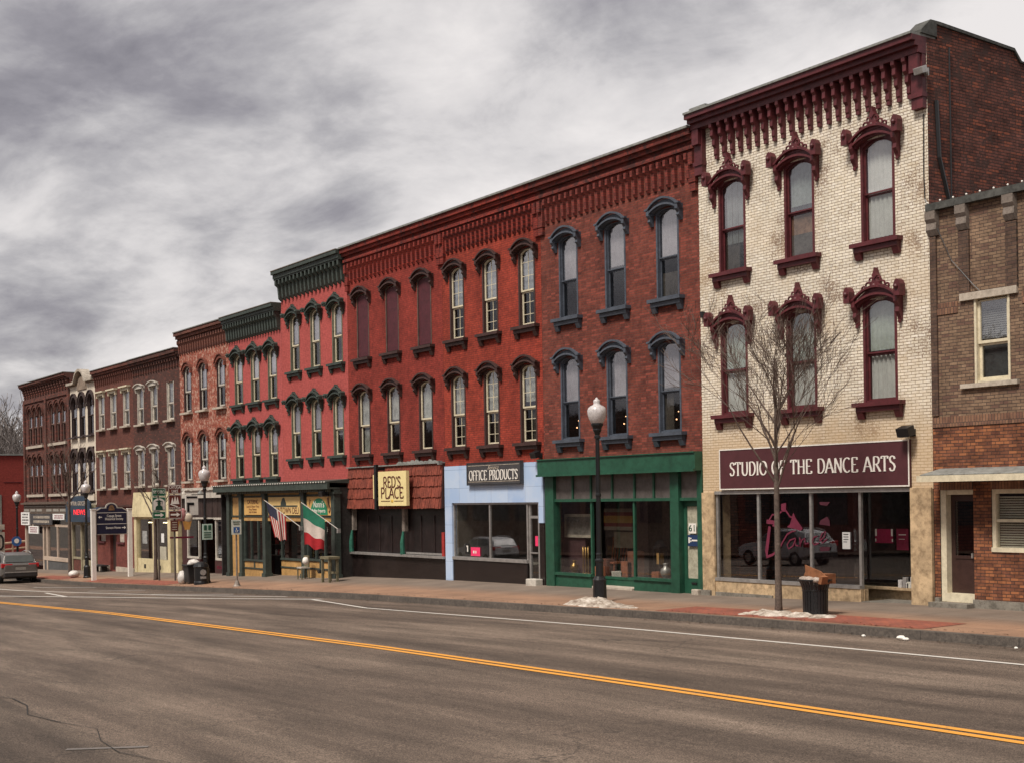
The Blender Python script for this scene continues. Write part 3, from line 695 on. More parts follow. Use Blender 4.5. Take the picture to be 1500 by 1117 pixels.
boxes('rendered_pier', M_PLAST, B, [(-26.38, -25.93, D - .06, D + .5, -.8, 2.47), (-19.72, -19.16, D - .06, D + 1.9, -.8, 2.5)]); boxes('bulkhead', M_PLAST, B, [(-25.93, -21.16, D - .03, D + .22, -.8, .25)])
boxes('stone_footing', M_CONC, B, [(-26.40, -26.05, D - .12, D - .061, -.8, -.0), (-25.9, -23.9, D - .07, D - .031, -.8, -.03)])
sf = MB()
for x in (-25.90, -24.43, -22.70, -21.20): sf.box(x - .035, x + .035, D + .02, D + .09, .33, 2.42)
sf.box(-25.93, -21.165, D - .05, D + .1, .25, .33); sf.box(-25.93, -19.72, D - .03, D + .1, 2.42, 2.50)
sf.make('shopfront_frame', M_METAL, B)
MB().box(-25.9, -21.2, D + .05, D + .056, .33, 2.42).make('shop_window', M_GL_SHOP, B)
MB().prism([(-21.2, D + .09), (-21.195, D + .09), (-22.195, D + 1.0), (-22.2, D + 1.0)], .25, 2.42, 'Z').make('shop_window', M_GL_SHOP, B)
r_ = MB(); r_.box(-22.3, -19.72, D + 1.0, D + 1.1, -.4, .25); r_.prism([(-21.18, D + .08), (-21.14, D + .08), (-22.16, D + 1.0), (-22.2, D + 1.0)], -.4, .25, 'Z'); r_.box(-22.3, -19.72, D + .82, D + 1.0, .2, .25); r_.make('recess_base', M_PLAST, B)
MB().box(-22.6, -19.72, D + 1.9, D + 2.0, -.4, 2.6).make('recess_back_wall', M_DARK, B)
MB().box(-21.16, -19.72, D - .02, D + 1.0, -.35, -.02).make('doorstep', M_CONC, B)
MB().box(-22.3, -19.72, D + 1.02, D + 1.03, .25, 2.6).make('shop_window', M_GL_SHOP, B)
fl = MB(); fl.box(-25.9, -22.3, D + .3, D + 2.6, .15, .2); fl.box(-25.9, -22.3, D + 2.6, D + 2.7, .15, 3); fl.make('display_floor', M_DARK, B)
dr = MB()
for i in range(18):
    x = -25.8 + i * .19; dr.quad((x, D + 2.4 + .05 * math.sin(i * 2), .2), (x + .19, D + 2.4 + .05 * math.sin(i * 2 + 2), .2), (x + .19, D + 2.4, 2.3), (x, D + 2.4, 2.3))
dr.make('backdrop_curtain', paint('dark plum drape', (.05, .025, .026), .95, .4), B)
# items on the recess ledge and in the window
for i, (x, hgt) in enumerate([(-20.85, .18), (-20.72, .24), (-20.6, .14), (-20.5, .26), (-20.4, .2), (-20.3, .3), (-20.65, .12), (-20.2, .12)]):
    o = MB().box(x - .05, x + .05, D + .9, D + .99, .25, .25 + hgt).make('paper_packet', paint('packet paper ' + 'abc'[i % 3], [(.55, .52, .5), (.3, .28, .27), (.6, .58, .5)][i % 3], .8, .2), None, bevel=.008)
    tag(o, 'pale paper packet among clutter on the dark studio entrance ledge', 'packet', 'packets on the studio ledge')
PK = paint('hot pink card', (.30, .014, .06), .7, .2); PK2 = paint('crimson poster', (.20, .012, .04), .7, .3)
def poster(x0, x1, z0, z1, y, mat, label, dec=None):
    p = thing('poster', label, 'poster', ((x0 + x1) / 2, y, z0)); MB().box(x0, x1, y - .008, y, z0, z1).make('sheet', mat, p)
    if dec: m = MB(); [m.box(x0 + (x1 - x0) * a, x0 + (x1 - x0) * b, y - .011, y - .0085, z0 + (z1 - z0) * c, z0 + (z1 - z0) * d) for a, b, c, d in dec]; m.make('print', M_WTEXT if mat is not M_CURTW else M_BLACK, p)
    return p
poster(-21.62, -21.10, 1.25, 1.57, D + 1.0, PK, 'magenta poster with white corners inside the studio doorway', [(0, .1, .5, 1), (.9, 1, .5, 1), (.0, .06, .1, .3), (.94, 1, .1, .3)])
poster(-21.0, -20.66, 1.10, 1.58, D + 1.0, PK2, 'narrow crimson poster beside the magenta one in the studio doorway', [(.2, .8, .7, .74), (.2, .7, .5, .52)])
poster(-21.73, -21.50, 1.14, 1.52, D + .03, M_CURTW, 'white notice sheet taped to the dance studio window', [(.15, .8, .85, .9), (.15, .8, .7, .74), (.15, .8, .55, .59), (.15, .6, .4, .44)])
# painted dancer and word on the glass
dm = thing('window_lettering', 'magenta dancer and script word Dance painted on the studio window', 'lettering', (-23.2, D + .03, .9))
MG = paint('magenta window paint', (.15, .016, .042), .7, .2)
MGF = paint('faded magenta paint', (.07, .012, .024), .8, .2)
d_ = MB()
def stroke(m, pts, w, y, d=.004):
    L_, R_ = [], []
    for i, p in enumerate(pts):
        a, b = pts[max(i - 1, 0)], pts[min(i + 1, len(pts) - 1)]; dx, dz = b[0] - a[0], b[1] - a[1]; l = math.hypot(dx, dz) or 1
        ww = w[i] if hasattr(w, '__len__') else w; L_.append((p[0] - dz / l * ww, p[1] + dx / l * ww)); R_.append((p[0] + dz / l * ww, p[1] - dx / l * ww))
    for i in range(len(pts) - 1): m.prism([L_[i], L_[i + 1], R_[i + 1], R_[i]], y - d - .0003 * (i % 3), y)
def q6(l, ox=1060, oy=720, s=6.983): return [F(ox + x / s, oy + y / s, D + .04) for x, y in l]
stroke(d_, q6([(470, 350), (455, 480), (440, 600), (445, 660), (500, 640), (560, 590), (610, 500), (650, 430), (700, 400), (740, 395)]), [.04, .05, .05, .045, .03, .03, .018, .02, .02, .01], D + .035)
stroke(d_, q6([(440, 300), (520, 310), (510, 350)]), .05, D + .03)
for w_ in ([(735, 470), (680, 490), (650, 540), (665, 580), (710, 550), (740, 475), (735, 540), (765, 550)], [(780, 460), (785, 560), (800, 490), (830, 470), (835, 530), (870, 520)], [(960, 450), (925, 460), (905, 510), (930, 540), (975, 520)], [(980, 500), (1030, 460), (1045, 400), (1010, 420), (985, 480), (1010, 520), (1060, 480)]):
    stroke(d_, q6(w_), .017, D + .031)
d_.prism(q6([(715, 210), (740, 270), (810, 370), (790, 395), (700, 370), (650, 355), (680, 330)]), D + .024, D + .03)
d_.prism(q6([(590, 120), (640, 110), (640, 200), (590, 195)]), D + .024, D + .03)
stroke(d_, q6([(600, 190), (560, 230), (500, 230), (460, 300)]), .02, D + .028); stroke(d_, q6([(640, 190), (680, 250), (715, 260)]), .02, D + .028)
d_.make('dance_word', MG, dm)
e_ = MB(); e_.prism(q6([(1060, 250), (1085, 290), (1090, 345), (980, 330), (990, 290)]), D + .024, D + .03); e_.prism(q6([(980, 100), (1090, 100), (1060, 140), (990, 130)]), D + .024, D + .03)
e_.prism(q6([(985, 560), (1090, 560), (1080, 600), (990, 605)]), D + .024, D + .03); e_.make('faded_figure', MGF, dm)
# studio sign
S = sign_board('shop_sign', 'long maroon sign reading STUDIO OF THE DANCE ARTS in white serif capitals', -25.67, -19.70, 2.53, 3.54, D - .02, paint('maroon sign board', (.075, .022, .026), .5, .12, 1), M_WTEXT, .028)
L = MB(); lettering(L, 'STUDIO OF THE DANCE ARTS', -22.68, D - .08, 2.875, .325, 5.22, thick=.145, thin=.06); L.make('lettering', M_WTEXT, S)

def floodlight(label, x, y, z, mat, s=1.0, dx=.1):
    r = thing('floodlight', label, 'floodlight', (x, y, z)); m = MB(); m.prism([(y - .32 * s, z - .1 * s), (y - .38 * s, z + .08 * s), (y - .16 * s, z + .16 * s), (y - .1 * s, z - .04 * s)], x - .16 * s, x + .16 * s, 'X'); m.make('lamp_head', mat, r, bevel=.01)
    MB().box(x - .03, x + .03, y - .15 * s, y, z - .02, z + .02).make('arm', mat, r); MB().quad((x - .13 * s, y - .33 * s, z - .108 * s), (x + .13 * s, y - .33 * s, z - .108 * s), (x + .13 * s, y - .12 * s, z - .058 * s), (x - .13 * s, y - .12 * s, z - .058 * s)).make('lens', M_METAL, r)
    MB().box(x - .08, x + .08, y - .03, y, z - .08, z + .08).make('backplate', mat, r); return r
floodlight('black floodlight on the cream wall right of the studio sign', -19.66, D, 3.68, M_BLACK, 1.0)
floodlight('grey floodlight high at the right end of the maroon cornice', -19.12, D - .05, 11.25, M_METAL, .75)
c_ = MB(); c_.tube([(-19.22, D - .03, 10.4), (-19.24, D - .03, 9.2), (-19.22, D - .03, 8.6), (-19.16, D - .03, 8.5)], .012, 5); tag(c_.make('cable', M_BLACK), 'thin black cable running down the cream wall edge below the grey floodlight', 'cable')
c_ = MB(); c_.tube([(-19.11, D + .7, 11.9), (-19.11, D + .7, 8.6)], .018, 5); c_.tube([(-19.11, D + .25, 10.7), (-19.11, D + .32, 9.5), (-19.11, D + .62, 8.6)], .05, 5); tag(c_.make('drain_pipe', M_BLACK), 'black pipe and cable on the dark brick side wall above the low building', 'pipe')
tag(MB().box(-26.3, -26.2, D - .09, D - .001, 6.9, 7.06).make('junction_box', M_BLACK, None, bevel=.01), 'small black box on the left edge of the cream wall', 'box')

# ---- low tan brick building at the right end
B = building('brick_building', 'low tan and orange brick building with cream canopy at the right end', -19.13, -9, 0)
X1 = -9.0
hs = [(-18.04, -17.19, 4.61, 6.32), (-18.98, -18.14, .1, 2.44), (-17.70, -16.1, 1.17, 2.44), (-15.2, -14.3, 4.61, 6.32), (-12.6, -11.7, 4.61, 6.32), (-14.6, -13, 1.17, 2.44)]
wall(B, 'upper_wall', -19.13, X1, 3.74, 8.32, hs, M_BROWNU); wall(B, 'ground_wall', -19.13, X1, -.5, 3.74, hs, M_BROWNL, y=D + .001, reveal=.26)
shell(B, -19.13, X1, -1, 8.2, 16, M_SIDEX, (3.2,))
sc = MB(); sc.box(-19.12, X1, D - .02, D - .001, 3.76, 3.97); sc.box(-19.12, -18.44, D - .02, D - .001, 6.10, 6.34); sc.box(-16.9, -15.5, D - .02, D - .001, 6.10, 6.34); sc.box(-18.98, -18.14, D - .018, D - .001, 2.445, 2.6); sc.box(-17.7, -16.1, D - .018, D - .001, 2.445, 2.6)
sc.make('soldier_course', M_BROWNS, B)
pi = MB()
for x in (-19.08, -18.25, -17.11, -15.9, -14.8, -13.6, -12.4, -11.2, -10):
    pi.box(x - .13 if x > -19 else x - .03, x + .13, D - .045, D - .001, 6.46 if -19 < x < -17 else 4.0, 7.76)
pi.make('pilaster', brick('darker brown brick', (.13, .08, .055), (.085, .05, .04), (.06, .045, .037), bh=.075), B)  # pilasters use a darker brown brick than the wall
co = MB(); co.box(-19.13, X1, D - .14, D + .35, 8.30, 8.45); co.make('coping', M_COPE, B)
br0 = MB().prism([(D - .001, 8.29), (D - .15, 8.29), (D - .15, 8.12), (D - .10, 8.04), (D - .12, 7.9), (D - .05, 7.78), (D - .001, 7.78)], -18.38, -18.12, 'X').make('bracket', M_STONE2, B)
for x in (-19.08 + 18.25 + .07, 1.14, 2.35, 3.45, 4.65, 5.85): child_copy(br0, B, (x, 0, 0))
boxes('lintel', M_STONE, B, [(-18.36, -16.99, D - .06, D - .001, 6.32, 6.47), (-15.5, -14.0, D - .06, D - .001, 6.32, 6.47)]); boxes('window_sill', M_STONE, B, [(-18.36, -16.99, D - .08, D + .02, 4.52, 4.61), (-15.5, -14.0, D - .08, D + .02, 4.52, 4.61)])
boxes('foundation', M_CONC, B, [(-19.1, -18.98, D - .06, D + .1, -.6, .18), (-18.14, X1, D - .06, D + .0, -.6, .18)])
wlo = window(B, -17.615, .85, 4.61, 6.32, 0, M_CREAMP, M_CREAMP, None, smat=M_STONE, sillw=0, rail=.5)
curtain(wlo, .5, 1, M_MID, y=.17, wavy=.003)
bl = MB(); [bl.box(-18.0, -17.24, D + .145, D + .16, 5.5 + i * .045, 5.53 + i * .045) for i in range(17)]; bl.make('blind', paint('grey slat blind', (.20, .20, .20), .7, .1), wlo); MB().box(-18.0, -17.24, D + .2, D + .21, 4.65, 5.5).make('backing', paint('grey window backing', (.10, .10, .105), .8, .3), wlo)
w2 = copy_window(wlo, B, 2.865); w3 = copy_window(wlo, B, 5.46)
def plainwin(x0, x1, z0, z1, n=1, blind=True):
    m = MB(); t = .09
    m.box(x0, x1, D + .02, D + .14, z1 - t, z1); m.box(x0, x1, D - .02, D + .14, z0, z0 + t); m.box(x0, x0 + t, D + .02, D + .14, z0 + t, z1 - t); m.box(x1 - t, x1, D + .02, D + .14, z0 + t, z1 - t); zm = (z0 + z1) / 2; m.box(x0 + t, x1 - t, D + .04, D + .12, zm - .03, zm + .03)
    w = m.make('window', M_CREAMP, B); MB().box(x0 + t, x1 - t, D + .08, D + .085, z0 + t, z1 - t).make('pane', M_GL_SHOP, w)
    b = MB(); [b.box(x0 + t, x1 - t, D + .15, D + .165, z0 + t + i * .05, z0 + t + .032 + i * .05) for i in range(int((z1 - z0 - 2 * t) / .05))]; b.make('blind', paint('cream slat blind', (.50, .46, .38), .7, .1), w)
plainwin(-17.70, -16.1, 1.17, 2.44); plainwin(-14.6, -13.0, 1.17, 2.44)
do = MB(); do.box(-18.98, -18.84, D + .02, D + .26, .1, 2.44); do.box(-18.16, -18.14, D + .1, D + .26, .1, 2.44); do.box(-18.84, -18.16, D + .04, D + .26, 2.34, 2.44); do.box(-18.84, -18.14, D + .0, D + .26, .1, .28); do.make('door_frame', M_CREAMP, B)
dl = MB(); dl.box(-18.84, -18.16, D + .18, D + .24, .28, 1.05); dl.box(-18.84, -18.74, D + .18, D + .24, 1.05, 2.34); dl.box(-18.26, -18.16, D + .18, D + .24, 1.05, 2.34); dl.box(-18.74, -18.26, D + .18, D + .24, 2.2, 2.34); dl.box(-18.74, -18.26, D + .165, D + .18, 1.0, 1.07); dr_ = dl.make('door', paint('dark brown door paint', (.045, .022, .018), .4, .2), B)
MB().box(-18.74, -18.26, D + .2, D + .21, 1.05, 2.2).make('door_glass', M_GL_SHOP, dr_); MB().box(-18.3, -18.27, D + .12, D + .17, 1.02, 1.12).make('handle', M_METAL, dr_)
MB().box(-19.08, -18.1, D - .3, D + .26, -.4, .095).make('doorstep', M_CONC, B)
ca = MB(); ca.box(-18.98, X1, D - .70, D - .002, 2.62, 2.66); ca.box(-18.99, X1, D - .72, D - .68, 2.61, 2.74); cn = ca.make('canopy', M_CREAMP, B)
MB().prism([(D - .001, 2.86), (D - .66, 2.745), (D - .66, 2.76), (D - .001, 2.89)], -18.95, X1, 'X').make('canopy_flashing', M_GALV, cn)
MB().prism([(D - .001, 2.665), (D - .66, 2.665), (D - .66, 2.74), (D - .001, 2.85)], -18.94, -18.9, 'X').make('canopy_end', M_CREAMP, cn)
sl_ = thing('string_lights', 'string of small white bulbs along the coping of the low tan brick building', 'lights', (-18, D, 8.45))
bulbs(sl_, [(-19.1 + i * .33, D - .1, 8.48) for i in range(30)], .025)
c_ = MB(); c_.tube([(-18.9, D - .06, 7.95), (-18.55, D - .05, 7.2), (-18.0, D - .05, 6.6), (-17.7, D - .05, 6.33)], .010, 4); tag(c_.make('cable', M_BLACK), 'loose black wire drooping across the tan brick above the small upper window', 'cable')

# ---- three red brick houses
zz_rows = [(4.07, 6.41), (7.59, 9.95)]
def redhouse(label, x0, x1, cols, zb, mat, casing, sash, hm, w=.92, ft=.05, cw=.07, boarded=False, shop=(0, 0), top=11.80, nbr=24, muntin=False, lowz=3.45):
    b = building('brick_building', label, x0, x1, zb)
    wall(b, 'front_wall', x0 + .004, x1 - .004, lowz, 11.7, holes_of(cols, w, zz_rows), mat)
    shell(b, x0, x1, zb - 1, 11.75, 14)
    if boarded:
        w0 = window(b, cols[0], w, 7.59, 9.95, .13, paint('brown drip cap paint', (.10, .07, .055), .6, .3), M_CREAMP, 'plain', hm, hm, casing_w=.05, boarded=M_SHUT)
        ws = [w0] + [copy_window(w0, b, x - cols[0]) for x in cols[1:]]
        w1 = window(b, cols[0], w, 4.07, 6.41, .13, casing, sash, 'plain', hm, hm, casing_w=cw, frame_t=ft)
        ws += [w1] + [copy_window(w1, b, x - cols[0]) for x in cols[1:]]
    else:
        w0 = window(b, cols[0], w, 7.59, 9.95, .13, casing, sash, 'plain', hm, hm, casing_w=cw, frame_t=ft, muntin=muntin)
        ws = [w0] + [copy_window(w0, b, x - cols[0]) for x in cols[1:]] + [copy_window(w0, b, x - cols[0], 4.07 - 7.59) for x in cols]
    cornice(b, x0, x1, [(11.16, 11.24, .10), (11.24, 11.34, .17), (11.34, 11.46, .12), (11.46, 11.58, .22), (11.58, 11.74, .30)], M_RCORN if mat is M_RED_C else M_RCORN2,
            (10.45, 11.158, .10, nbr, .04, .19, x0 + .42, x1 - .30), ends=.22, cap=(11.742, 11.80, .36), simple=True)
    return b, ws
B, ws = redhouse('dark red brick building with slate blue window hoods above the green shopfront', -33.40, -26.38, [-32.03, -29.84, -27.62], -.15, M_RED_C, M_BLUE, M_BLUE, M_BLUE, nbr=24, ft=.03, cw=.06)
for i, (f_, l_, r__) in enumerate(((.46, 0, 1), (.50, .0, 1), (.44, .0, 1), (.47, .0, .9), (.46, .1, 1), (.5, 0, 1))): curtain(ws[i], f_, 1, paint('mauve curtain', (.34, .31, .34), .9, .15), l_, r__, wavy=.03)
curtain(ws[2], 0, .3, M_MID, 0, 1); curtain(ws[5], 0, .44, M_MID, .0, .5)
for i in (3, 4, 5): 
    o = MB().ball((ws[i]['_box'][0] + .35, D + .26, 4.42), .022, 6); [o.ball((ws[i]['_box'][0] + .35 + dx, D + .26, 4.42 + dz), .016, 6) for dx, dz in ((.08, .2), (.2, -.05))]; o.make('candle_bulb', emis('warm bulb', (1, .5, .25), 2.5), ws[i], smooth=True)
# green shopfront
zf = gz(-30, 23.6)
g = MB(); g.box(-33.39, -26.39, D - .26, D - .001, 3.04, 3.50); g.box(-33.39, -26.39, D - .32, D - .26, 3.02, 3.08); g.box(-33.39, -26.39, D - .3, D - .002, 3.5, 3.53); g.make('fascia', M_GREEN, B)
boxes('shopfront_post', M_GREEN, B, [(-33.30, -32.88, D - .06, D + .2, -.7, 3.04), (-27.62, -27.28, D - .06, D + .2, -.7, 3.04), (-26.58, -26.39, D - .04, D + .2, -.7, 3.04)])
g = MB(); g.box(-32.88, -27.62, D - .02, D + .1, 2.27, 2.35); g.box(-27.28, -26.58, D - .02, D + .1, 2.27, 2.35)
for x in (-32.02, -31.15, -30.17, -29.19, -28.37): g.box(x - .03, x + .03, D, D + .08, 2.35, 3.04)
g.box(-31.19, -31.12, D + .02, D + .1, .2, 2.27); g.box(-29.27, -29.20, D + .02, D + .1, .2, 2.27)
g.box(-32.88, -31.12, D - .05, D + .1, .13, .21); g.box(-29.27, -27.62, D - .05, D + .1, .13, .21); g.box(-32.88, -31.15, D - .0, D + .06, -.7, .13); g.box(-29.24, -27.62, D - .0, D + .06, -.7, .13)
g.box(-31.15, -29.24, D + .5, D + .56, -.7, .06); g.box(-31.15, -29.24, D + .48, D + .6, .06, .13)
g.make('shopfront_frame', M_GREEN, B)
m = MB(); m.box(-32.85, -31.19, D + .05, D + .056, .21, 2.27); m.box(-29.2, -27.62, D + .05, D + .056, .21, 2.27)
m.box(-31.15, -29.24, D + .52, D + .53, .13, 2.27); m.make('shop_window', M_GL_SHOP, B)
MB().box(-32.88, -27.62, D + .05, D + .058, 2.35, 3.04).make('transom_window', paint('dusty transom glass', (.11, .095, .088), .35, .25, 2), B)
MB().box(-27.28, -26.58, D + .05, D + .058, 2.35, 3.04).make('transom_window', paint('dusty transom glass', (.11, .095, .088), .35, .25, 2), B)
MB().box(-31.1, -29.3, D - .03, D + .5, -.6, -.12).make('doorstep', M_STONE, B)
m = MB(); m.box(-27.28, -27.17, D + .12, D + .17, -.5, 2.27); m.box(-26.69, -26.58, D + .12, D + .17, -.5, 2.27); m.box(-27.17, -26.69, D + .12, D + .17, 2.12, 2.27); m.box(-27.17, -26.69, D + .12, D + .17, -.5, .25)
dr_ = m.make('door', M_GREEN, B); MB().box(-27.17, -26.69, D + .15, D + .155, .25, 2.12).make('door_glass', paint('frosted door glass', (.40, .38, .29), .35, .3, 5), dr_); MB().box(-26.9 - .1, -26.9 + .1, D + .1, D + .12, .1, .15).make('letter_slot', M_BLACK, dr_)
tag(MB().box(-26.68, -26.42, D - .2, D - .05, -.6, .0).make('stone_block', M_STONE, None, bevel=.02), 'pale stone block at the foot of the green doorway marked 61', 'block')
r = thing('number_plate', 'white plate with green number 61 on the narrow green door', 'sign', (-26.93, D + .1, 1.42)); MB().box(-27.06, -26.78, D + .09, D + .10, 1.42, 1.68).make('plate', M_WTEXT, r); btext('number', '61', (-26.92, D + .088, 1.55), .24, M_GREEN, r, .22)
r = thing('door_sign', 'small navy sign with white emblem below the number 61', 'sign', (-26.93, D + .1, 1.08)); MB().box(-27.1, -26.70, D + .088, D + .10, 1.09, 1.38).make('plate', paint('navy', (.015, .035, .10), .5, .1), r)
m = MB(); m.box(-27.07, -27.02, D + .08, D + .087, 1.17, 1.32); m.box(-27.0, -26.96, D + .08, D + .087, 1.2, 1.24); m.box(-27.0, -26.96, D + .08, D + .087, 1.27, 1.31); m.box(-26.94, -26.73, D + .08, D + .087, 1.22, 1.26); m.make('emblem', M_WTEXT, r)
# goods in the green shop
MB().box(-33.35, -32.25, D + .62, D + .66, .1, 3).make('display_wall', paint('plum wallpaper', (.075, .032, .035), .9, .2), B)
MB().box(-32.88, -31.2, D + .1, D + 1.7, .02, .12).make('display_floor', M_MID, B); MB().box(-29.2, -27.62, D + .1, D + 2.0, .02, .12).make('display_floor', M_MID, B)
MB().box(-33.3, -27.3, D + 1.9, D + 1.96, -.4, 3).make('interior_wall', M_MID, B); MB().box(-32.7, -27.62, D + .6, D + 1.9, .0, .1).make('display_floor', M_MID, B)
r = thing('framed_picture', 'pale framed picture on the plum wall in the green shop window', 'picture', (-32.4, D + .55, 1.2)); m = MB(); (x0, z1), (x1, z0) = F(824, 752, D + .5), F(865, 787, D + .5)
for q in ((x0, x1, z1 - .08, z1), (x0, x1, z0, z0 + .08), (x0, x0 + .08, z0 + .08, z1 - .08), (x1 - .08, x1, z0 + .08, z1 - .08)): m.box(q[0], q[1], D + .55, D + .6, q[2], q[3])
m.make('frame', M_STONE, r); MB().box(x0 + .08, x1 - .08, D + .57, D + .58, z0 + .08, z1 - .08).make('print', paint('dim engraving', (.20, .18, .16), .7, .5, 4), r)
BRASS = paint('old brass', (.26, .15, .05), .35, .3, metal=.8)
def pot(x, y, z, s, label, mat=BRASS, name='urn'):
    p = [(.0, 0), (.09, 0), (.1, .02), (.05, .06), (.12, .14), (.16, .24), (.14, .34), (.07, .4), (.06, .46), (.09, .5), (.0, .51)]
    tag(MB().lathe([(max(.001, a) * s, z + b * s) for a, b in p], x, y, 16).make(name, mat, None, smooth=True), label, 'urn')
def at(px, py, P): X_, Z_ = F(px, py, P); return X_, P, Z_
x, y, z = at(841, 834, D + .4); pot(x, y, .12, .85, 'round brass kettle at the lower left of the left green shop window', name='kettle')
x, y, z = at(858, 834, D + .35); r = thing('candlestick', 'tall bright brass candlestick group at the right of the left green shop window', 'candlestick', (x, y, .12))
for dx in (-.12, 0, .12): MB().lathe([(.07, .12), (.05, .16), (.015, .22), (.03, .4), (.015, .5), (.035, .95), (.001, .96)], x + dx, y, 10).make('stem', BRASS, r, smooth=True)
x, y, z = at(975, 836, D + .3); pot(x, y, .12, .95, 'pewter urn on the floor of the right green shop window', M_METAL)
x, y, z = at(967, 830, D + .5); r = thing('lantern', 'small amber lantern standing in the right green shop window', 'lantern', (x, y, .12)); m = MB()
for dx in (-.12, .12):
    for dy in (-.12, .12): m.box(x + dx - .012, x + dx + .012, y + dy - .012, y + dy + .012, .12, 1.0)
m.box(x - .14, x + .14, y - .14, y + .14, .12, .2); m.box(x - .14, x + .14, y - .14, y + .14, .98, 1.03); m.prism([(x - .14, 1.03), (x + .14, 1.03), (x, 1.2)], y - .1, y + .1); m.make('frame', M_BLACK, r); MB().box(x - .07, x + .07, y - .07, y + .07, .55, .85).make('glow', paint('amber glass', (.45, .26, .10), .3, .3), r)
(x0, z1), (x1, z0) = F(884, 744, D + 1.0), F(926, 776, D + 1.0)
r = thing('banner', 'striped yellow and red fabric banner hanging behind the recessed green shop glass', 'banner', ((x0 + x1) / 2, D + 1, z0)); cols_ = [(.20, .17, .13), (.15, .03, .025), (.34, .18, .04), (.32, .19, .05), (.16, .025, .025), (.25, .21, .16)]
for i, c in enumerate(cols_): MB().box(x0, x1, D + 1.0, D + 1.02 + .004 * i, z1 - (i + 1) * (z1 - z0) / 6, z1 - i * (z1 - z0) / 6).make('stripe', paint('banner cloth %s' % 'abcdef'[i], c, .9, .2), r)
(x0, z1), (x1, z0) = F(899, 778, D + 1.1), F(928, 802, D + 1.1); tag(MB().box(x0, x1, D + 1.1, D + 1.13, z0, z1).make('canvas_panel', paint('tan canvas panel', (.22, .18, .13), .9, .25)), 'tan canvas panel below the striped banner in the green shop', 'panel')
x, y, z = at(893, 800, D + 1.0); r = thing('wooden_chair', 'reddish wooden spindle chair among the goods behind the recessed green glass', 'chair', (x, y, .1)); WD = paint('red brown wood', (.34, .11, .055), .5, .4)
m = MB(); [m.tube([(x - .3 + i * .12, y + .3, .5), (x - .36 + i * .14, y + .42, 1.15)], .018, 5) for i in range(6)]; m.tube([(x - .4, y + .43, 1.17), (x + .4, y + .43, 1.17)], .035, 6); m.make('backrest', WD, r)
MB().box(x - .35, x + .35, y - .15, y + .32, .46, .52).make('seat', WD, r, bevel=.01); f_ = MB().tube([(x - .3, y - .1, .1), (x - .28, y - .1, .46)], .025, 6).make('leg', WD, r)
for dx, dy in ((.6, 0), (0, .36), (.6, .36)): child_copy(f_, r, (dx, dy, 0))
for i, (px, py, s_, hh, c) in enumerate([(903, 832, .5, .16, (.55, .50, .44)), (917, 828, .5, .45, (.30, .10, .05)), (925, 815, .4, .75, (.20, .08, .05)), (882, 830, .45, .5, (.16, .07, .05)), (959, 836, .3, .25, (.30, .10, .05)), (870, 836, .3, .3, (.38, .14, .07))]):
    x, y, z = at(px, py, D + .75 if 875 < px < 930 else D + .3); o = MB().box(x - s_ / 2, x + s_ / 2, y, y + .3, .1, .1 + hh).make('wooden_box', paint('box wood %s' % 'abcdef'[i], c, .7, .3), None, bevel=.01)
    tag(o, ['low whitish box behind the recessed green shop glass', 'rusty orange box behind the recessed green shop glass', 'tallest dark red crate behind the recessed green shop glass', 'dark box at the left behind the recessed green shop glass', 'small orange box in the right green shop window', 'copper coloured box at the right of the left green shop window'][i], 'box')

# ---- office products
B, ws = redhouse('bright red brick building with dark window hoods above the light blue shopfront', -39.10, -33.40, [-38.19, -36.2, -34.16], -.25, M_RED_B, M_REDTRIM, M_CREAMP, M_REDTRIM, w=.90, nbr=20, muntin=True)
for i in range(3): curtain(ws[i], .48, 1, paint('blue grey net', (.33, .35, .38), .9, .12), wavy=.01)
for i, f_ in ((3, .47), (4, .42), (5, .53)): curtain(ws[i], f_, 1, M_CURT, wavy=.04); curtain(ws[i], 0, .42, M_MID, .3 + .2 * (i % 2), 1, .03)
def tile_mat():
    m, t, b = newmat('light blue wall panel'); tc = N(t, 'ShaderNodeTexCoord'); sp = N(t, 'ShaderNodeSeparateXYZ'); link(t, tc.outputs['Object'], sp.inputs[0]); cb = N(t, 'ShaderNodeCombineXYZ'); link(t, sp.outputs[0], cb.inputs[0]); link(t, sp.outputs[2], cb.inputs[1])
    br = N(t, 'ShaderNodeTexBrick'); br.offset = 0; link(t, cb.outputs[0], br.inputs['Vector']); br.inputs['Scale'].default_value = 1; br.inputs['Brick Width'].default_value = .95; br.inputs['Row Height'].default_value = .6; br.inputs['Mortar Size'].default_value = .007
    br.inputs['Color1'].default_value = (.33, .45, .66, 1); br.inputs['Color2'].default_value = (.43, .54, .71, 1); br.inputs['Mortar'].default_value = (.20, .28, .42, 1)
    n = noise(t, cb.outputs[0], 1.6, 5, .6); c = mixc(t, math_(t, 'MULTIPLY', ramp(t, n, [(.45, (0,) * 3), (.7, (1,) * 3)]), .4), br.outputs['Color'], (.60, .64, .70))
    link(t, c, b.inputs['Base Color']); b.inputs['Roughness'].default_value = .35; return m
M_TILE = tile_mat()
m = MB(); m.box(-39.08, -33.41, D - .05, D + .1, 2.27, 3.48); m.box(-39.08, -38.64, D - .05, D + .1, -.9, 2.269); m.box(-33.66, -33.41, D - .05, D + .1, 1.65, 2.269); m.make('tile_facing', M_TILE, B)
boxes('base', M_BTILE, B, [(-38.64, -34.36, D - .02, D + .06, -.9, .42), (-33.70, -33.41, D - .02, D + .1, -.9, 1.65)])
m = MB(); m.box(-38.64, -34.32, D - .06, D + .1, .42, .52); m.box(-38.64, -33.66, D - .0, D + .08, 2.21, 2.27)
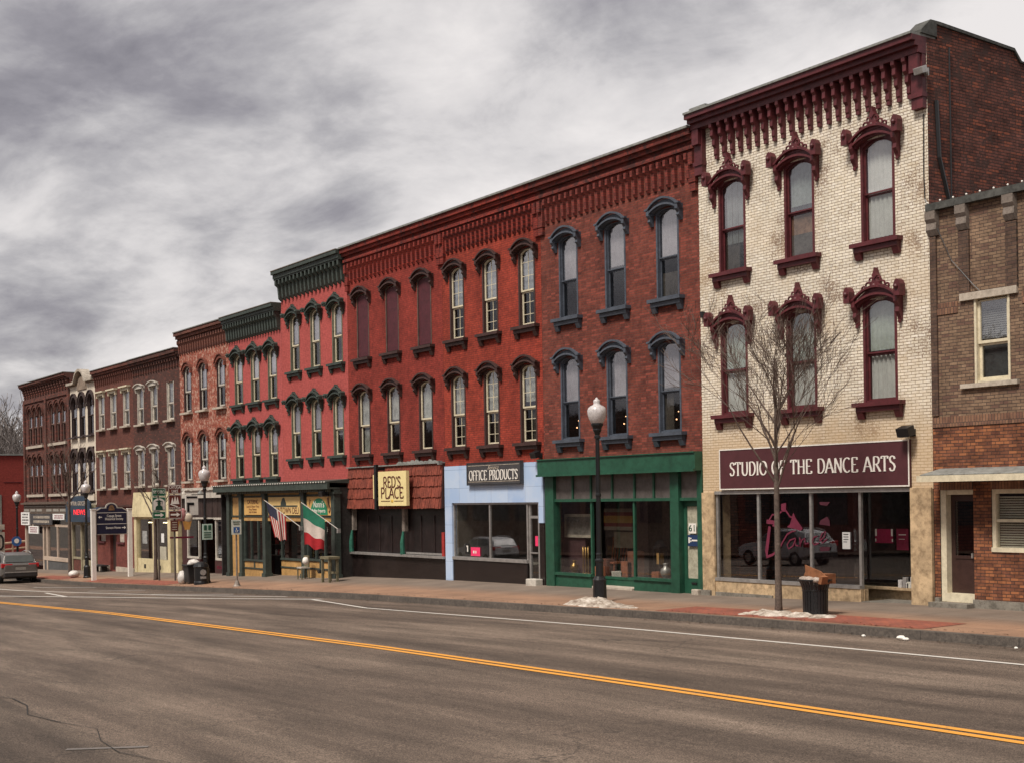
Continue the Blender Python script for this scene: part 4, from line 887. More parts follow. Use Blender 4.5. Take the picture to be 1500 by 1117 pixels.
for x in (-38.62, -36.46, -34.36): m.box(x - .028, x + .028, D + .01, D + .08, .52, 2.21)
m.box(-33.72, -33.66, D - .03, D + .05, -.6, 2.21); m.make('shopfront_frame', M_METAL, B)
MB().box(-38.6, -34.36, D + .04, D + .046, .52, 2.21).make('shop_window', M_GL_SHOP, B)
m = MB(); m.box(-34.32, -34.24, D + .05, D + .12, -.6, 2.2); m.box(-33.84, -33.76, D + .05, D + .12, -.6, 2.2); m.box(-34.24, -33.84, D + .05, D + .12, -.6, -.12); m.box(-34.24, -33.84, D + .05, D + .12, 1.78, 1.86); m.box(-34.24, -33.84, D + .04, D + .06, .72, .76)
dr_ = m.make('door', M_METAL, B); MB().box(-34.24, -33.84, D + .08, D + .086, -.12, 2.2).make('door_glass', M_GL_SHOP, dr_)
m = MB(); m.box(-38.6, -33.5, D + 2.5, D + 2.6, -.5, 3); m.box(-38.6, -34.4, D + .1, D + 2.5, .3, .36); m.box(-38.6, -38.5, D + .1, D + 2.5, -.5, 3); m.make('interior_wall', paint('office interior', (.17, .15, .125), .95, .35, 1), B)
tag(MB().box(-34.02, -33.5, D - .32, D - .03, -.6, -.02).make('stone_block', M_WHITE, None, bevel=.03), 'white stone block on the pavement at the foot of the black tiled pier', 'block')
poster(-37.6, -37.05, .56, .84, D + .02, paint('neon pink card', (.80, .04, .14), .6, .1), 'bright pink card low in the office products window', [(.25, .4, .3, .6), (.5, .6, .3, .6)])
poster(-37.93, -37.72, .62, .95, D + .02, M_BLACK, 'small black notice with white digits left of the pink card', [(.3, .8, .7, .8), (.5, .8, .2, .7)])
poster(-34.0, -33.86, .95, 1.25, D + .06, paint('neon pink card', (.80, .04, .14), .6, .1), 'pink card stuck on the office door glass')
S = sign_board('shop_sign', 'dark grey framed sign reading OFFICE PRODUCTS on the light blue front', -37.50, -34.40, 2.83, 3.55, D - .06, paint('charcoal sign board', (.055, .052, .055), .5, .15), paint('charcoal sign rim', (.025, .027, .032), .5), .035, .1)
m = MB(); m.box(-37.42, -34.48, D - .169, D - .161, 3.44, 3.455); m.box(-37.42, -34.48, D - .169, D - .161, 2.93, 2.945); m.make('rule', M_STONE, S)
L = MB(); lettering(L, 'OFFICE PRODUCTS', -35.95, D - .165, 2.99, .30, 2.78, thick=.13, thin=.07); L.make('lettering', M_WTEXT, S)
btext('script', 'Seneca', (-35.95, D - .165, 3.37), .17, M_STONE, S, .62, shear=.4)
floodlight('black floodlight above the right end of the light blue front', -33.55, D, 3.66, M_BLACK, .9)

# ---- the shingled bar
B, ws = redhouse('red painted brick building with shuttered top windows above the shingled bar front', -46.00, -39.10, [-44.76, -42.55, -40.3], -.35, M_RED_A, M_REDTRIM, M_CREAMP, M_REDTRIM, w=.94, nbr=21, boarded=True, lowz=3.3)
for i, f_ in ((3, .45), (4, .50), (5, .40)): curtain(ws[i], f_, 1, M_CURT, wavy=.04)
curtain(ws[3], 0, .4, M_CURT, .1, .9, .03)
M_SHING = paint('red brown shingles', (.22, .050, .030), .8, .45, 2.5)
m = MB(); z0, z1 = 2.10, 3.60; nr = 4
for r_i in range(nr):
    zb, zt = z0 + (z1 - z0) * r_i / nr, z0 + (z1 - z0) * (r_i + 1) / nr + .03; yb, yt = D - .22 + .08 * r_i / nr, D - .22 + .08 * (r_i + 1) / nr + .03
    x = -45.98 + (r_i % 2) * .05
    while x < -39.15:
        w = random.uniform(.11, .14); x2 = min(x + w, -39.11); j = random.uniform(-.012, .012)
        m.prism([(yb + j, zb + random.uniform(-.015, .015)), (yb + .05 + j, zb), (yt + .05, zt), (yt + .015, zt)], x, x2 - .014, 'X'); x = x2
cn = m.make('shingle_canopy', M_SHING, B)
m = MB(); m.prism([(D - .001, 2.1), (D - .16, 2.1), (D - .08, 3.58), (D - .001, 3.58)], -45.98, -39.11, 'X'); m.make('canopy_backing', paint('canopy boards', (.05, .02, .016), .9, .3), cn)
m = MB(); m.box(-45.99, -39.10, D - .17, D - .001, 3.60, 3.64)
for i in range(9): m.prism([(-42.2 + i * .3, 3.64), (-42.2 + i * .3 + .34, 3.64), (-42.0 + i * .3, 3.72 + random.uniform(-.03, .05))], D - .15, D - .05)
m.box(-39.2, -39.11, D - .25, D - .1, 3.55, 3.68); m.make('canopy_flashing', M_GALV, cn)
m = MB(); m.box(-45.98, -39.11, D - .02, D + .06, -1.1, .42); m.make('base', M_BTILE, B)
m = MB(); m.box(-45.98, -39.11, D - .14, D + .12, .42, .50); m.box(-42.1, -39.11, D + .02, D + .12, .52, .58); m.make('sill', M_METAL, B)
MB().box(-45.9, -39.11, D + .16, D + .2, .5, 2.12).make('blackened_window', paint('blacked out glass', (.018, .012, .012), .35, .4), B)
m = MB()
for x in (-44.9, -44.0, -43.1, -41.0, -40.1): m.box(x - .012, x + .012, D + .13, D + .16, .5, 1.85)
m.box(-45.6, -42.2, D + .132, D + .158, 1.84, 1.87); m.box(-41.7, -39.1, D + .132, D + .158, 1.86, 1.89); m.make('glazing_bar', paint('black brown paint', (.035, .022, .02), .5, .3), B)
for x in (-45.82, -41.95):
    MB().box(x - .09, x + .09, D - .03, D + .12, 1.3, 2.12).make('post', M_STONE2, B)
    MB().tube([(x + .02, D - .08, .5), (x + .02, D - .09, .9), (x + .05, D - .06, 1.3)], [.085, .08, .04], 8).make('green_wrap', paint('green cloth', (.02, .12, .08), .8, .3), B)
MB().box(-39.32, -39.16, D - .05, D + .02, .5, 1.3).make('red_board', paint('red board', (.35, .03, .025), .6, .2), B)
S = sign_board('shop_sign', 'pale yellow square sign with brown letters reading REDS PLACE', -42.9, -40.9, 2.20, 3.40, D - .36, paint('pale yellow sign', (.74, .62, .30), .6, .08, 1), None, t=.12)
BRN = paint('brown sign paint', (.09, .018, .012), .6, .1)
L = MB(); lettering(L, "RED'S", -41.9, D - .48, 2.85, .36, 1.25, thick=.16, thin=.125, serif=.05, jitter=.018, depth=.01); lettering(L, "PLACE", -41.9, D - .48, 2.47, .36, 1.62, thick=.16, thin=.125, serif=.05, jitter=.018, depth=.01)
L.box(-42.7, -42.05, D - .49, D - .48, 2.355, 2.375); L.box(-41.75, -41.1, D - .49, D - .48, 2.355, 2.375); L.make('lettering', BRN, S); MB().ball((-41.9, D - .48, 2.365), .10, 10, (1, .15, .6)).make('ornament', paint('yellow ornament', (.65, .42, .08), .6), S)
bk = MB(); bk.box(-43.18, -43.02, D - .50, D - .4, 2.06, 3.66); bk.box(-43.13, -43.07, D - .4, D - .1, 3.45, 3.55); bk.box(-43.02, -42.9, D - .48, D - .42, 2.4, 2.5); bk.box(-43.02, -42.9, D - .48, D - .42, 3.1, 3.2)
bk.make('bracket', M_BLACK, S); MB().box(-43.29, -43.2, D - .48, D - .42, 2.45, 3.3).make('side_strip', paint('pale yellow sign', (.7, .6, .3), .6, .1), S)

# ---- two salmon pink houses
def pinkhouse(label, x0, x1, cols, rows, w, top, mat, brz, nbr, low, crest=True):
    b = building('brick_building', label, x0, x1, -.6)
    wall(b, 'front_wall', x0 + .004, x1 - .004, low, top - .1, holes_of(cols, w, rows), mat); shell(b, x0, x1, -2, top - .05, 14)
    w0 = window(b, cols[0], w, rows[1][0], rows[1][1], .16, paint('olive drab casing', (.13, .125, .085), .6, .25), M_CREAMP, 'ornate' if crest else 'plain', M_GREYGREEN, M_GREYGREEN, casing_w=.07, frame_t=.05, cs=.55)
    ws = [w0] + [copy_window(w0, b, x - cols[0]) for x in cols[1:]] + [copy_window(w0, b, x - cols[0], rows[0][0] - rows[1][0]) for x in cols]
    za, zb = brz
    cornice(b, x0, x1, [(zb, zb + .06, .32), (zb + .06, top - .14, .36), (top - .14, top, .45)], M_GREYGREEN, (za, zb - .002, .12, nbr, .06, .32, x0 + .14, x1 - .14), cap=(top, top + .03, .47), simple=True, capmat=paint('rust edged flashing', (.16, .13, .10), .7, .4))
    for k_, wn in enumerate(ws): curtain(wn, (.5, .44, .52, .4, .5, .34)[k_], 1, paint('lilac net curtain', (.36, .34, .38), .9, .12), 0, 1, .02)
    return b, ws
B, ws = pinkhouse('taller salmon pink brick building with dark green cornice beside the red row', -51.90, -46.00, [-50.62, -48.75, -46.85], [(4.11, 6.42), (7.60, 9.87)], .88, 11.74, M_PINK1, (10.55, 11.38), 17, 3.0)
B2, ws2 = pinkhouse('lower salmon pink brick building with dark green cornice beside the flaking brick one', -57.50, -51.90, [-56.42, -54.63, -52.85], [(3.43, 5.58), (6.64, 8.80)], .92, 10.50, M_PINK2, (9.42, 10.18), 20, 2.9)
# shared enclosed ochre shopfront: a part of the taller pink building
P = 22.95
colx = [-56.05, -54.70, -52.25, -48.58, -45.95]
for x in colx: MB().box(x - .14, x + .14, P - .12, P + .14, -1.4, 2.86).box(x - .18, x + .18, P - .16, P + .18, 2.66, 2.74).box(x - .18, x + .18, P - .16, P + .18, gz(x, P) - .3, gz(x, P) + .14).make('shopfront_post', M_GREYGREEN, B)
m = MB(); m.box(-57.0, -45.8, P - .4, P - .3, 2.84, 3.08); m.prism([(P - .42, 3.08), (P - .42, 3.12), (D - .0, 3.22), (D - .0, 3.05)], -57.1, -45.8, 'X'); m.box(-57.0, -45.8, P - .3, P + .1, 2.84, 2.9)
pr = m.make('porch_roof', M_GREYGREEN, B)
m = MB(); n = 62
for i in range(n): x = -56.9 + i * 11.05 / n; m.box(x, x + .09, P - .29, P - .18, 2.74, 2.838)
m.make('dentil_course', M_OLIVE, pr)
ends = [(-56.0 + .16, -54.70 - .16), (-54.70 + .16, -52.25 - .16), (-52.25 + .16, -48.58 - .16), (-48.58 + .16, -45.95 - .16)]
pnl, frm = MB(), MB(); gls = MB()
for i, (a, b) in enumerate(ends):
    zb = gz((a + b) / 2, P)
    pnl.box(a, b, P, P + .06, 1.62, 2.84)
    frm.box(a, b, P - .03, P - .001, 2.60, 2.66); frm.box(a, b, P - .03, P - .001, 1.78, 1.84)
    frm.box(a + .02, a + .08, P - .03, P - .001, 1.84, 2.60); frm.box(b - .08, b - .02, P - .03, P - .001, 1.84, 2.60)
    if i == 0: pnl.box(a, b, P + .0, P + .06, zb - .4, 1.62); continue
    y = P + (.0 if i != 2 else .55)
    if i == 2:
        # angled central bay with the entrance beside it
        frm.box(b - .7, b - .62, y, y + .08, zb - .3, 1.62)
        aa, bb = a + .05, b - .7
    else: aa, bb = a, b
    pnl.box(aa, bb, y, y + .06, zb - .4, zb + .60); frm.box(aa, bb, y - .03, y - .001, zb + .30, zb + .36); frm.box(aa, bb, y - .05, y + .08, zb + .62, zb + .70)
    for x in ([(aa + bb) / 2] if i != 2 else []): frm.box(x - .05, x + .05, y - .028, y - .001, zb + .36, zb + .62)
    for x in ((aa + .04), bb - .04) + (((aa * 2 + bb) / 3, (aa + bb * 2) / 3) if i != 2 else ()): frm.box(x - .035, x + .035, y - .01, y + .08, zb + .7, 1.62)
    gls.box(aa, bb, y + .04, y + .046, zb + .7, 1.62)
pnl.make('ochre_panel', M_OCHRE, B); frm.make('panel_frame', M_GREYGREEN, B); gls.make('shop_window', M_GL_SHOP, B)
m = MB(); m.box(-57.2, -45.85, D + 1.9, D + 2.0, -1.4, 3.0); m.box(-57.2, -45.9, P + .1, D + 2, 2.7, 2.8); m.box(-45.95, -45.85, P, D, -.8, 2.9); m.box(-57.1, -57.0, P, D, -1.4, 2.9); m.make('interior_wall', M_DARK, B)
shf = MB()
for x0, x1 in ((-54.4, -52.5), (-51.9, -49.4), (-48.3, -46.3)):
    for z in (.15, .6, 1.1): shf.box(x0, x1, D + .5, D + .9, z - .03, z)
sh = shf.make('display_shelf', M_MID, B)
gcol = [(.5, .45, .4), (.35, .06, .05), (.08, .12, .2), (.45, .35, .12), (.1, .2, .12), (.55, .52, .5)]
proto_j = {}
for gi, (xa, xb) in enumerate(((-54.3, -52.6), (-51.8, -49.5), (-48.2, -46.4))):
    for z in (.15, .6):
        x = xa
        while x < xb:
            kc = random.randrange(6); hh = random.choice((.16, .22, .3))
            if (kc, hh) not in proto_j:
                o = MB().lathe([(.001, 0), (.05, 0), (.055, hh * .7), (.025, hh * .8), (.025, hh), (.001, hh)], 0, 0, 8).make('jar', paint('jar %s' % 'abcdef'[kc], gcol[kc], .4, .2), None); proto_j[(kc, hh)] = o; first = o
            else: o = proto_j[(kc, hh)].copy(); COL.objects.link(o)
            o.location = (x, D + .7, z); tag(o, ['small jar or bottle on dark shelves in the left ochre window', 'small jar or bottle on dark shelves behind the hanging striped flag', 'small jar or bottle on dark shelves in the right ochre window'][gi], 'jar', ['jars in the left ochre window', 'jars in the middle ochre window', 'jars in the right ochre window'][gi])
            x += random.uniform(.14, .4)
sl_ = thing('string_lights', 'string of white bulbs along the dark green porch eave', 'lights', (-51, P - .42, 3.12)); bulbs(sl_, [(-57.0 + i * .23, P - .44, 3.10) for i in range(49)], .030)
# signs on the ochre front
def panel_sign(name, label, x0, x1, z0, z1, mat, border=None): return sign_board(name, label, x0, x1, z0, z1, P - .035, mat, border, .02, .03)
OCH2 = paint('golden sign board', (.60, .36, .12), .6, .1, 1)
S = panel_sign('shop_sign', 'golden sign with CATERING and small dark lines left of the striped flag', -54.36, -52.58, 1.87, 2.58, OCH2); btext('lettering', 'CATERING', (-53.45, P - .067, 2.40), .25, BRN, S, 1.15)
btext('small_print', 'Lunch & Dinner Trays\nParty Platters\nSubs & Salads', (-53.45, P - .067, 2.10), .125, paint('faded brown lettering', (.25, .12, .05), .6), S, 1.3)
S = panel_sign('shop_sign', 'cream sign with tower emblem reading DOWNTOWN DELI behind the striped flag', -51.86, -48.90, 1.87, 2.58, paint('cream gold sign board', (.66, .46, .19), .6, .1, 1)); btext('lettering', 'DOWNTOWN DELI', (-50.35, P - .067, 2.03), .36, BRN, S, 2.7)
m = MB(); m.box(-51.4, -49.1, P - .072, P - .066, 2.19, 2.25); m.prism([(-50.66, 2.25), (-50.14, 2.25), (-50.16, 2.36), (-50.24, 2.44), (-50.3, 2.53), (-50.4, 2.56), (-50.5, 2.53), (-50.56, 2.44), (-50.64, 2.36)], P - .075, P - .066); m.make('tower_emblem', M_GREYGREEN, S)
S = panel_sign('shop_sign', "golden sign with green half round reading Nonni's Italian Imports", -48.25, -46.2, 1.86, 2.56, OCH2)
m = MB(); m.prism([(-47.2 + .75 * math.cos(R(180 - i * 9)), 1.88 + .63 * math.sin(R(180 - i * 9))) for i in range(21)], P - .072, P - .066); m.make('green_half_round', paint('sign green', (.015, .20, .10), .6, .1), S)
btext('lettering', "Nonni's", (-47.2, P - .075, 2.27), .36, M_WTEXT, S, .92); btext('small_print', 'Italian Imports', (-47.2, P - .075, 2.03), .2, M_WTEXT, S, 1.1)
m = MB(); stroke(m, [(-46.42, 2.52), (-46.40, 2.38), (-46.33, 2.25), (-46.25, 2.12), (-46.27, 2.02), (-46.36, 1.97)], [.06, .045, .04, .045, .04, .05], P - .066); m.make('boot_emblem', BRN, S)
m = MB(); stroke(m, [(-48.08, 1.95), (-48.0, 2.5)], .012, P - .066); stroke(m, [(-48.03, 2.25), (-47.93, 2.45)], .02, P - .066); m.make('fork_emblem', BRN, S)
floodlight('black floodlight under the right end of the green porch eave', -46.35, P - .1, 2.66, M_BLACK, .9)
# ristra / garlands in the right window
for i, (x, z) in enumerate(((-47.5, 1.5), (-47.15, 1.4), (-46.6, 1.5))):
    m = MB(); [m.ball((x + .12 * math.sin(k * .6 + i), P + .2, z - k * .07), .03, 6) for k in range(9)]; tag(m.make('garland', [M_WTEXT, M_WTEXT, PK2][i % 3]), ['white bead garland at the left of the ochre shop window', 'white bead garland in the middle of the ochre shop window', 'crimson bead garland at the right of the ochre shop window'][i], 'garland')

# flags
def flag(label, tip, base, hoist, fly, mats, pick, folds, taper=0, seed=1, drift=(0, 0)):
    tip, base = Vector(tip), Vector(base); d = (base - tip).normalized()
    r = thing('flag', label, 'flag', base); MB().tube([tip - d * .05, base], .016, 6).make('pole', M_WTEXT, r); MB().ball(tip - d * .07, .035, 6).make('finial', BRASS, r)
    MB().box(base.x - .05, base.x + .05, base.y - .12, base.y, base.z - .08, base.z + .08).make('bracket', M_METAL, r)
    m = MB(); nu, nv = 26, 26; rnd = random.Random(seed); vs = []
    perp = Vector((-d.y, d.x, 0)).normalized()
    for i in range(nu + 1):
        for j in range(nv + 1):
            u, v = i / nu, j / nv; uu = .5 + (u - .5) * (1 - taper * v)
            p = tip + d * (.03 + hoist * uu) + Vector((0, 0, -1)) * fly * v * (1 - .04 * math.sin(u * 9))
            p += perp * (math.sin(u * folds + v * 1.3) * .055 * (v ** .6) + .03 * math.sin(u * folds * 2.3 + 1)*v) + Vector((drift[0] * v, drift[1] * v, d.z * -hoist * uu * .55 * v))
            vs.append(tuple(p))
    base_i = len(m.v); m.v += vs
    for i in range(nu):
        for j in range(nv): a = i * (nv + 1) + j; m.f.append([a, a + nv + 1, a + nv + 2, a + 1]); m.mi.append(pick((i + .5) / nu, (j + .5) / nv))
    m.make('cloth', mats, r, smooth=True, recalc=False); return r
FG, FW, FR, FB = paint('flag green', (.02, .17, .10), .8, .15), paint('flag cream white', (.58, .50, .44), .8, .12), paint('flag red', (.36, .012, .018), .8, .15), paint('flag navy', (.028, .028, .055), .8, .15)
flag('green white and red tricolour flag on an angled pole by the ochre shopfront', (-45.95, 21.6, 2.34), (-45.35, 22.83, 1.30), 1.0, 1.50, [FG, FW, FR], lambda u, v: 0 if v < .36 else (1 if v < .68 else 2), 5, .12, drift=(0, 0))
flag('striped red and white flag with dark canton hanging over the deli sign', (-49.25, 21.6, 2.44), (-48.58, 22.83, 1.36), .95, 1.35, [FB, FW, FR], lambda u, v: 0 if (u < .54 and v < .38) else (2 if int(u * 13) % 2 == 0 else 1), 8, .42, drift=(.18, .1))
#PART4
# ---- flaking painted brick
B = building('brick_building', 'red brick building with flaking white paint above the dark ice cream shopfront', -63.65, -57.50, -.9)
cols, w, rows = [-62.6, -60.6, -58.45], .98, [(3.42, 5.60), (6.68, 8.86)]
wall(B, 'front_wall', -63.646, -57.504, 2.95, 10.4, holes_of(cols, w, rows), M_MOT); shell(B, -63.65, -57.5, -2, 10.5, 14, None, (3.0,))
w0 = window(B, cols[0], w, 6.68, 8.86, .2, M_REDTRIM, M_WHITE, 'arch', brick('brick arch ring', (.20, .06, .04), (.15, .05, .035), (.1, .05, .04), bh=.1), M_STONE, casing_w=.06, frame_t=.07, sillw=.12)
ws = [w0] + [copy_window(w0, B, x - cols[0]) for x in cols[1:]] + [copy_window(w0, B, x - cols[0], 3.42 - 6.68) for x in cols]
for wn in ws[3:]: curtain(wn, .0, 1, M_CURTW, .2, .9)
for wn in ws[:3]: curtain(wn, .5, 1, paint('lilac net curtain', (.36, .34, .38), .9), 0, 1)
M_CORB = brick('corbelled brick', (.17, .065, .045), (.11, .045, .036), (.07, .04, .035))
cornice(B, -63.65, -57.5, [(10.12, 10.2, .10), (10.2, 10.34, .2), (10.34, 10.5, .3)], M_CORB, (9.45, 10.118, .12, 20, .05, .17, -63.5, -57.65), cap=(10.5, 10.54, .34), capmat=M_GALV, simple=True)
m = MB(); m.box(-63.6, -57.6, D - .18, D + .1, 2.62, 3.1); m.box(-63.6, -57.6, D - .26, D - .18, 2.98, 3.1); m.make('shopfront_cornice', M_WHITE, B)
m = MB(); x = -63.55
while x < -57.7: m.box(x, x + .14, D - .04 + random.uniform(0, .02), D + .1, 1.72, 2.62); x += .15
m.make('dark_cladding', paint('dark stained boards', (.045, .026, .022), .6, .5, 2), B)
m = MB(); m.box(-63.6, -57.6, D - .06, D + .1, 1.62, 1.72)
for xa, xb in ((-62.95, -61.4), (-59.4, -57.95)):
    m.box(xa, xa + .1, D - .02, D + .08, -.15, 1.62); m.box(xb - .1, xb, D - .02, D + .08, -.15, 1.62); m.box(xa, xb, D - .03, D + .08, -.22, -.12)
m.make('shopfront_frame', M_WHITE, B)
m = MB(); m.box(-63.6, -62.95, D - .02, D + .1, -1.6, 1.62); m.box(-62.95, -61.3, D - .01, D + .1, -1.6, -.22); m.box(-59.5, -57.55, D - .01, D + .1, -1.6, -.22); m.box(-57.95, -57.52, D - .02, D + .1, -.22, 1.62); m.make('base', paint('oxblood shopfront paint', (.06, .02, .02), .5, .3), B)
m = MB(); m.box(-62.85, -61.5, D + .03, D + .04, -.12, 1.6); m.box(-59.3, -58.05, D + .03, D + .04, -.12, 1.6); m.make('shop_window', M_GL_SHOP, B)
m = MB(); m.box(-61.3, -59.5, D + 1.0, D + 1.1, -1.4, 1.7); m.box(-63.5, -61.3, D + 1.8, D + 1.9, -1.4, 1.7); m.box(-59.5, -57.6, D + 1.8, D + 1.9, -1.4, 1.7); m.box(-63.5, -57.6, D + .1, D + 2, 1.65, 1.7); m.make('interior_wall', M_MID, B)
MB().box(-60.9, -59.9, D + .9, D + .96, -1.1, 1.5).make('door', paint('grey door', (.16, .15, .14), .5, .2), B)
btext('base_lettering', 'ICE CREAM', (-58.7, D - .02, -.55), .2, paint('crimson poster', (.25, .015, .05)), B, 1.0)
btext('base_lettering', 'SUNDAES', (-62.1, D - .02, -.5), .16, M_STONE, B, 1.0)
for dx in (-61.6, -59.5):
    lampr = thing('wall_lamp', 'small white gooseneck lamp on the left half of the weathered white shop cornice' if dx < -60 else 'small dark gooseneck lamp on the right half of the weathered white shop cornice', 'lamp', (dx, D - .26, 2.95))
    MB().tube([(dx, D - .26, 2.95), (dx, D - .5, 3.02), (dx, D - .65, 2.95)], .02, 5).make('arm', M_WHITE, lampr); MB().lathe([(.04, 2.96), (.06, 2.92), (.13, 2.82), (.13, 2.80), (.0011, 2.82)], dx, D - .66, 12).make('shade', M_WHITE if dx < -60 else M_GALV, lampr)
r = thing('projecting_sign', 'white framed sign with a black arrow shape hanging off the ice cream shopfront', 'sign', (-60.1, D - .2, 2.0)); m = MB(); m.box(-60.12, -60.06, D - 1.15, D - .55, 1.85, 2.75); m.make('board', M_WTEXT, r)
m = MB(); m.prism([(D - 1.08, 2.0), (D - .98, 2.0), (D - .98, 2.3), (D - .75, 2.3), (D - .75, 2.42), (D - 1.08, 2.42)], -60.06, -60.05, 'X'); m.box(-60.06, -60.05, D - 1.1, D - .6, 2.62, 2.7); m.make('arrow', M_BLACK, r); MB().tube([(-60.09, D - .85, 2.78), (-60.09, D, 2.78)], .02, 5).make('arm', M_BLACK, r)
r = thing('ice_cream_sign', 'cut out sign of pink and white ice cream scoops in orange wafer cups', 'sign', (-59.5, 22.6, 1.2)); SC1 = paint('pink scoop', (.62, .28, .28), .6, .15, 6); SC2 = paint('cream scoop', (.68, .58, .46), .6, .1); WF = paint('wafer orange', (.60, .30, .08), .6, .2)
for i, (y, z, s, mt) in enumerate(((22.0, 1.85, .26, SC1), (22.35, 1.72, .22, SC2), (21.68, 1.72, .2, SC2), (22.1, 2.02, .15, SC1))): MB().ball((-59.5, y, z), s, 12, (.3, 1, 1)).make('scoop', mt, r, smooth=True)
for y in (21.75, 22.3): MB().prism([(y - .2, 1.58), (y + .2, 1.58), (y + .1, 1.2), (y - .1, 1.2)], -59.56, -59.46, 'X').make('wafer', WF, r)
MB().box(-59.54, -59.48, 22.0, D, 1.62, 1.66).make('arm', M_BLACK, r); MB().box(-59.54, -59.5, 21.5, 22.6, .82, .90).make('red_strip', PK2, r)

# ---- brown brick pair
def brownhouse(label, x0, x1, cols, rows, mat, hood, topz, hoodmat, w):
    b = building('brick_building', label, x0, x1, -1.2); wall(b, 'front_wall', x0 + .004, x1 - .004, 2.3, 9.7, holes_of(cols, w, rows), mat); shell(b, x0, x1, -2.4, topz - .05, 14, None, (2.4,))
    w0 = window(b, cols[0], w, rows[1][0], rows[1][1], 0, M_WHITE, M_WHITE, hood, hoodmat, M_STONE, casing_w=.05, frame_t=.07, sillw=.12)
    ws = [w0] + [copy_window(w0, b, x - cols[0]) for x in cols[1:]] + [copy_window(w0, b, x - cols[0], rows[0][0] - rows[1][0]) for x in cols]
    cornice(b, x0, x1, [(9.40, 9.5, .10), (9.5, 9.62, .2), (9.62, topz, .28)], mat, (8.93, 9.398, .11, 18, .04, .14, x0 + .2, x1 - .2), cap=(topz, topz + .035, .32), capmat=M_GALV, simple=True)
    for wn in ws[:3]: curtain(wn, .5, 1, M_CURT, 0, 1)
    return b, ws
BB, wb = brownhouse('umber brick building with small white arched window hoods above the pale yellow shopfront', -70.5, -63.65, [-69.34, -67.27, -64.95], [(3.30, 5.13), (6.46, 8.32)], M_BRB, 'lintel', 9.82, M_WHITE, .96)
# the topmost right window has no hood
for ch in list(wb[2].children):
    if ch.name.startswith('hood'): bpy.data.objects.remove(ch)
BA, wa = brownhouse('russet brick building with cream flat window hoods beside the cream arched one', -77.0, -70.5, [-75.8, -73.75, -71.6], [(3.25, 5.20), (6.52, 8.40)], M_BRA, 'flat', 9.80, M_CREAMP, .98)
M_YSHOP = paint('pale yellow shopfront', (.62, .53, .32), .6, .18, 1)
m = MB(); m.prism([(D - .001, 2.98), (D - .10, 2.98), (D - .2, 1.86), (D - .2, 1.72), (D - .001, 1.72)], -70.4, -63.75, 'X'); m.make('fascia', M_YSHOP, BB)
m = MB()
for x in (-70.4, -65.4, -64.35): m.box(x, x + .38, D - .1, D + .1, -1.8, 1.72)
m.box(-70.4, -65.1, D - .05, D + .1, -1.8, -.42); m.box(-70.4, -64.0, D - .02, D + .08, 1.6, 1.72); m.box(-67.8, -67.65, D - .02, D + .08, -.42, 1.6); m.make('shopfront_frame', M_YSHOP, BB)
m = MB(); m.box(-69.0, -68.75, D - .07, D - .051, -.9, -.7); m.box(-66.8, -66.55, D - .07, D - .051, -.9, -.7); m.make('vent', M_DARK, BB)
MB().box(-70.1, -65.3, D + .02, D + .03, -.42, 1.6).make('shop_window', M_GL_SHOP, BB)
m = MB(); m.box(-70.3, -64, D + 1.8, D + 1.9, -1.5, 2.2); m.box(-70.3, -64, D + .1, D + 1.8, -.5, -.45); m.make('interior_wall', paint('warm shop interior', (.26, .22, .14), .9, .25, 1), BB)
r = thing('tube_lamp', 'glowing tube lamps seen through the top of the pale yellow shop window', 'lamp', (-68, D + .4, 1.4)); EM = emis('tube glow', (1, .85, .5), 3.5)
for a, b in ((-69.6, -68.6), (-67.4, -66.0)): MB().box(a, b, D + .4, D + .46, 1.40, 1.45).make('tube', EM, r)
poster(-69.4, -68.7, .35, 1.0, D + .015, paint('grey printed sheet', (.34, .34, .33), .7, .5, 6), 'round grey print poster in the left pale yellow shop window'); poster(-66.6, -66.2, .45, .9, D + .015, M_CURTW, 'small white notice in the right pale yellow shop window'); poster(-66.8, -65.9, -.4, .25, D + .015, paint('beige sheet', (.45, .42, .33), .7, .2), 'beige board low in the right pale yellow shop window')
m = MB(); m.box(-76.95, -70.55, D - .08, D + .1, 2.25, 2.36); m.make('string_course', M_BRB, BA)
wall(BA, 'ground_wall', -76.99, -70.51, -2, 2.25, [(-76.6, -75.5, .35, 1.4), (-74.7, -73.7, -1.2, 1.2), (-73.3, -72.3, .35, 1.4)], brick('ground brick red', (.21, .06, .045), (.17, .05, .04), (.12, .045, .04)), y=D + .002)
m = MB(); m.box(-74.7, -73.7, D + .16, D + .24, -1.3, 1.2); m.make('door', paint('dark umber door', (.05, .03, .026), .5, .3), BA)
for x in (-76.6, -73.3):
    m = MB(); m.box(x, x + 1.0, D + .1, D + .14, .35, 1.4); ww = m.make('window', paint('pale window blind', (.45, .38, .32), .7, .3), BA); m = MB(); m.box(x - .1, x + 1.1, D - .08, D + .1, .24, .35); m.make('sill', M_MAROON, ww)
m = MB(); m.box(-77, -74.8, D - .1, D + .1, -1.6, -.95); m.box(-73.5, -70.55, D - .1, D + .1, -1.6, -.98); m.make('stone_footing', M_STONE, BA)
tag(MB().box(-76.2, -74.4, D - .6, D - .2, -1.0, -.92).box(-76.1, -76.0, D - .55, D - .25, -1.35, -1.0).box(-74.6, -74.5, D - .55, D - .25, -1.35, -1.0).make('bench', M_DARK), 'low dark bench against the russet brick ground floor', 'bench')

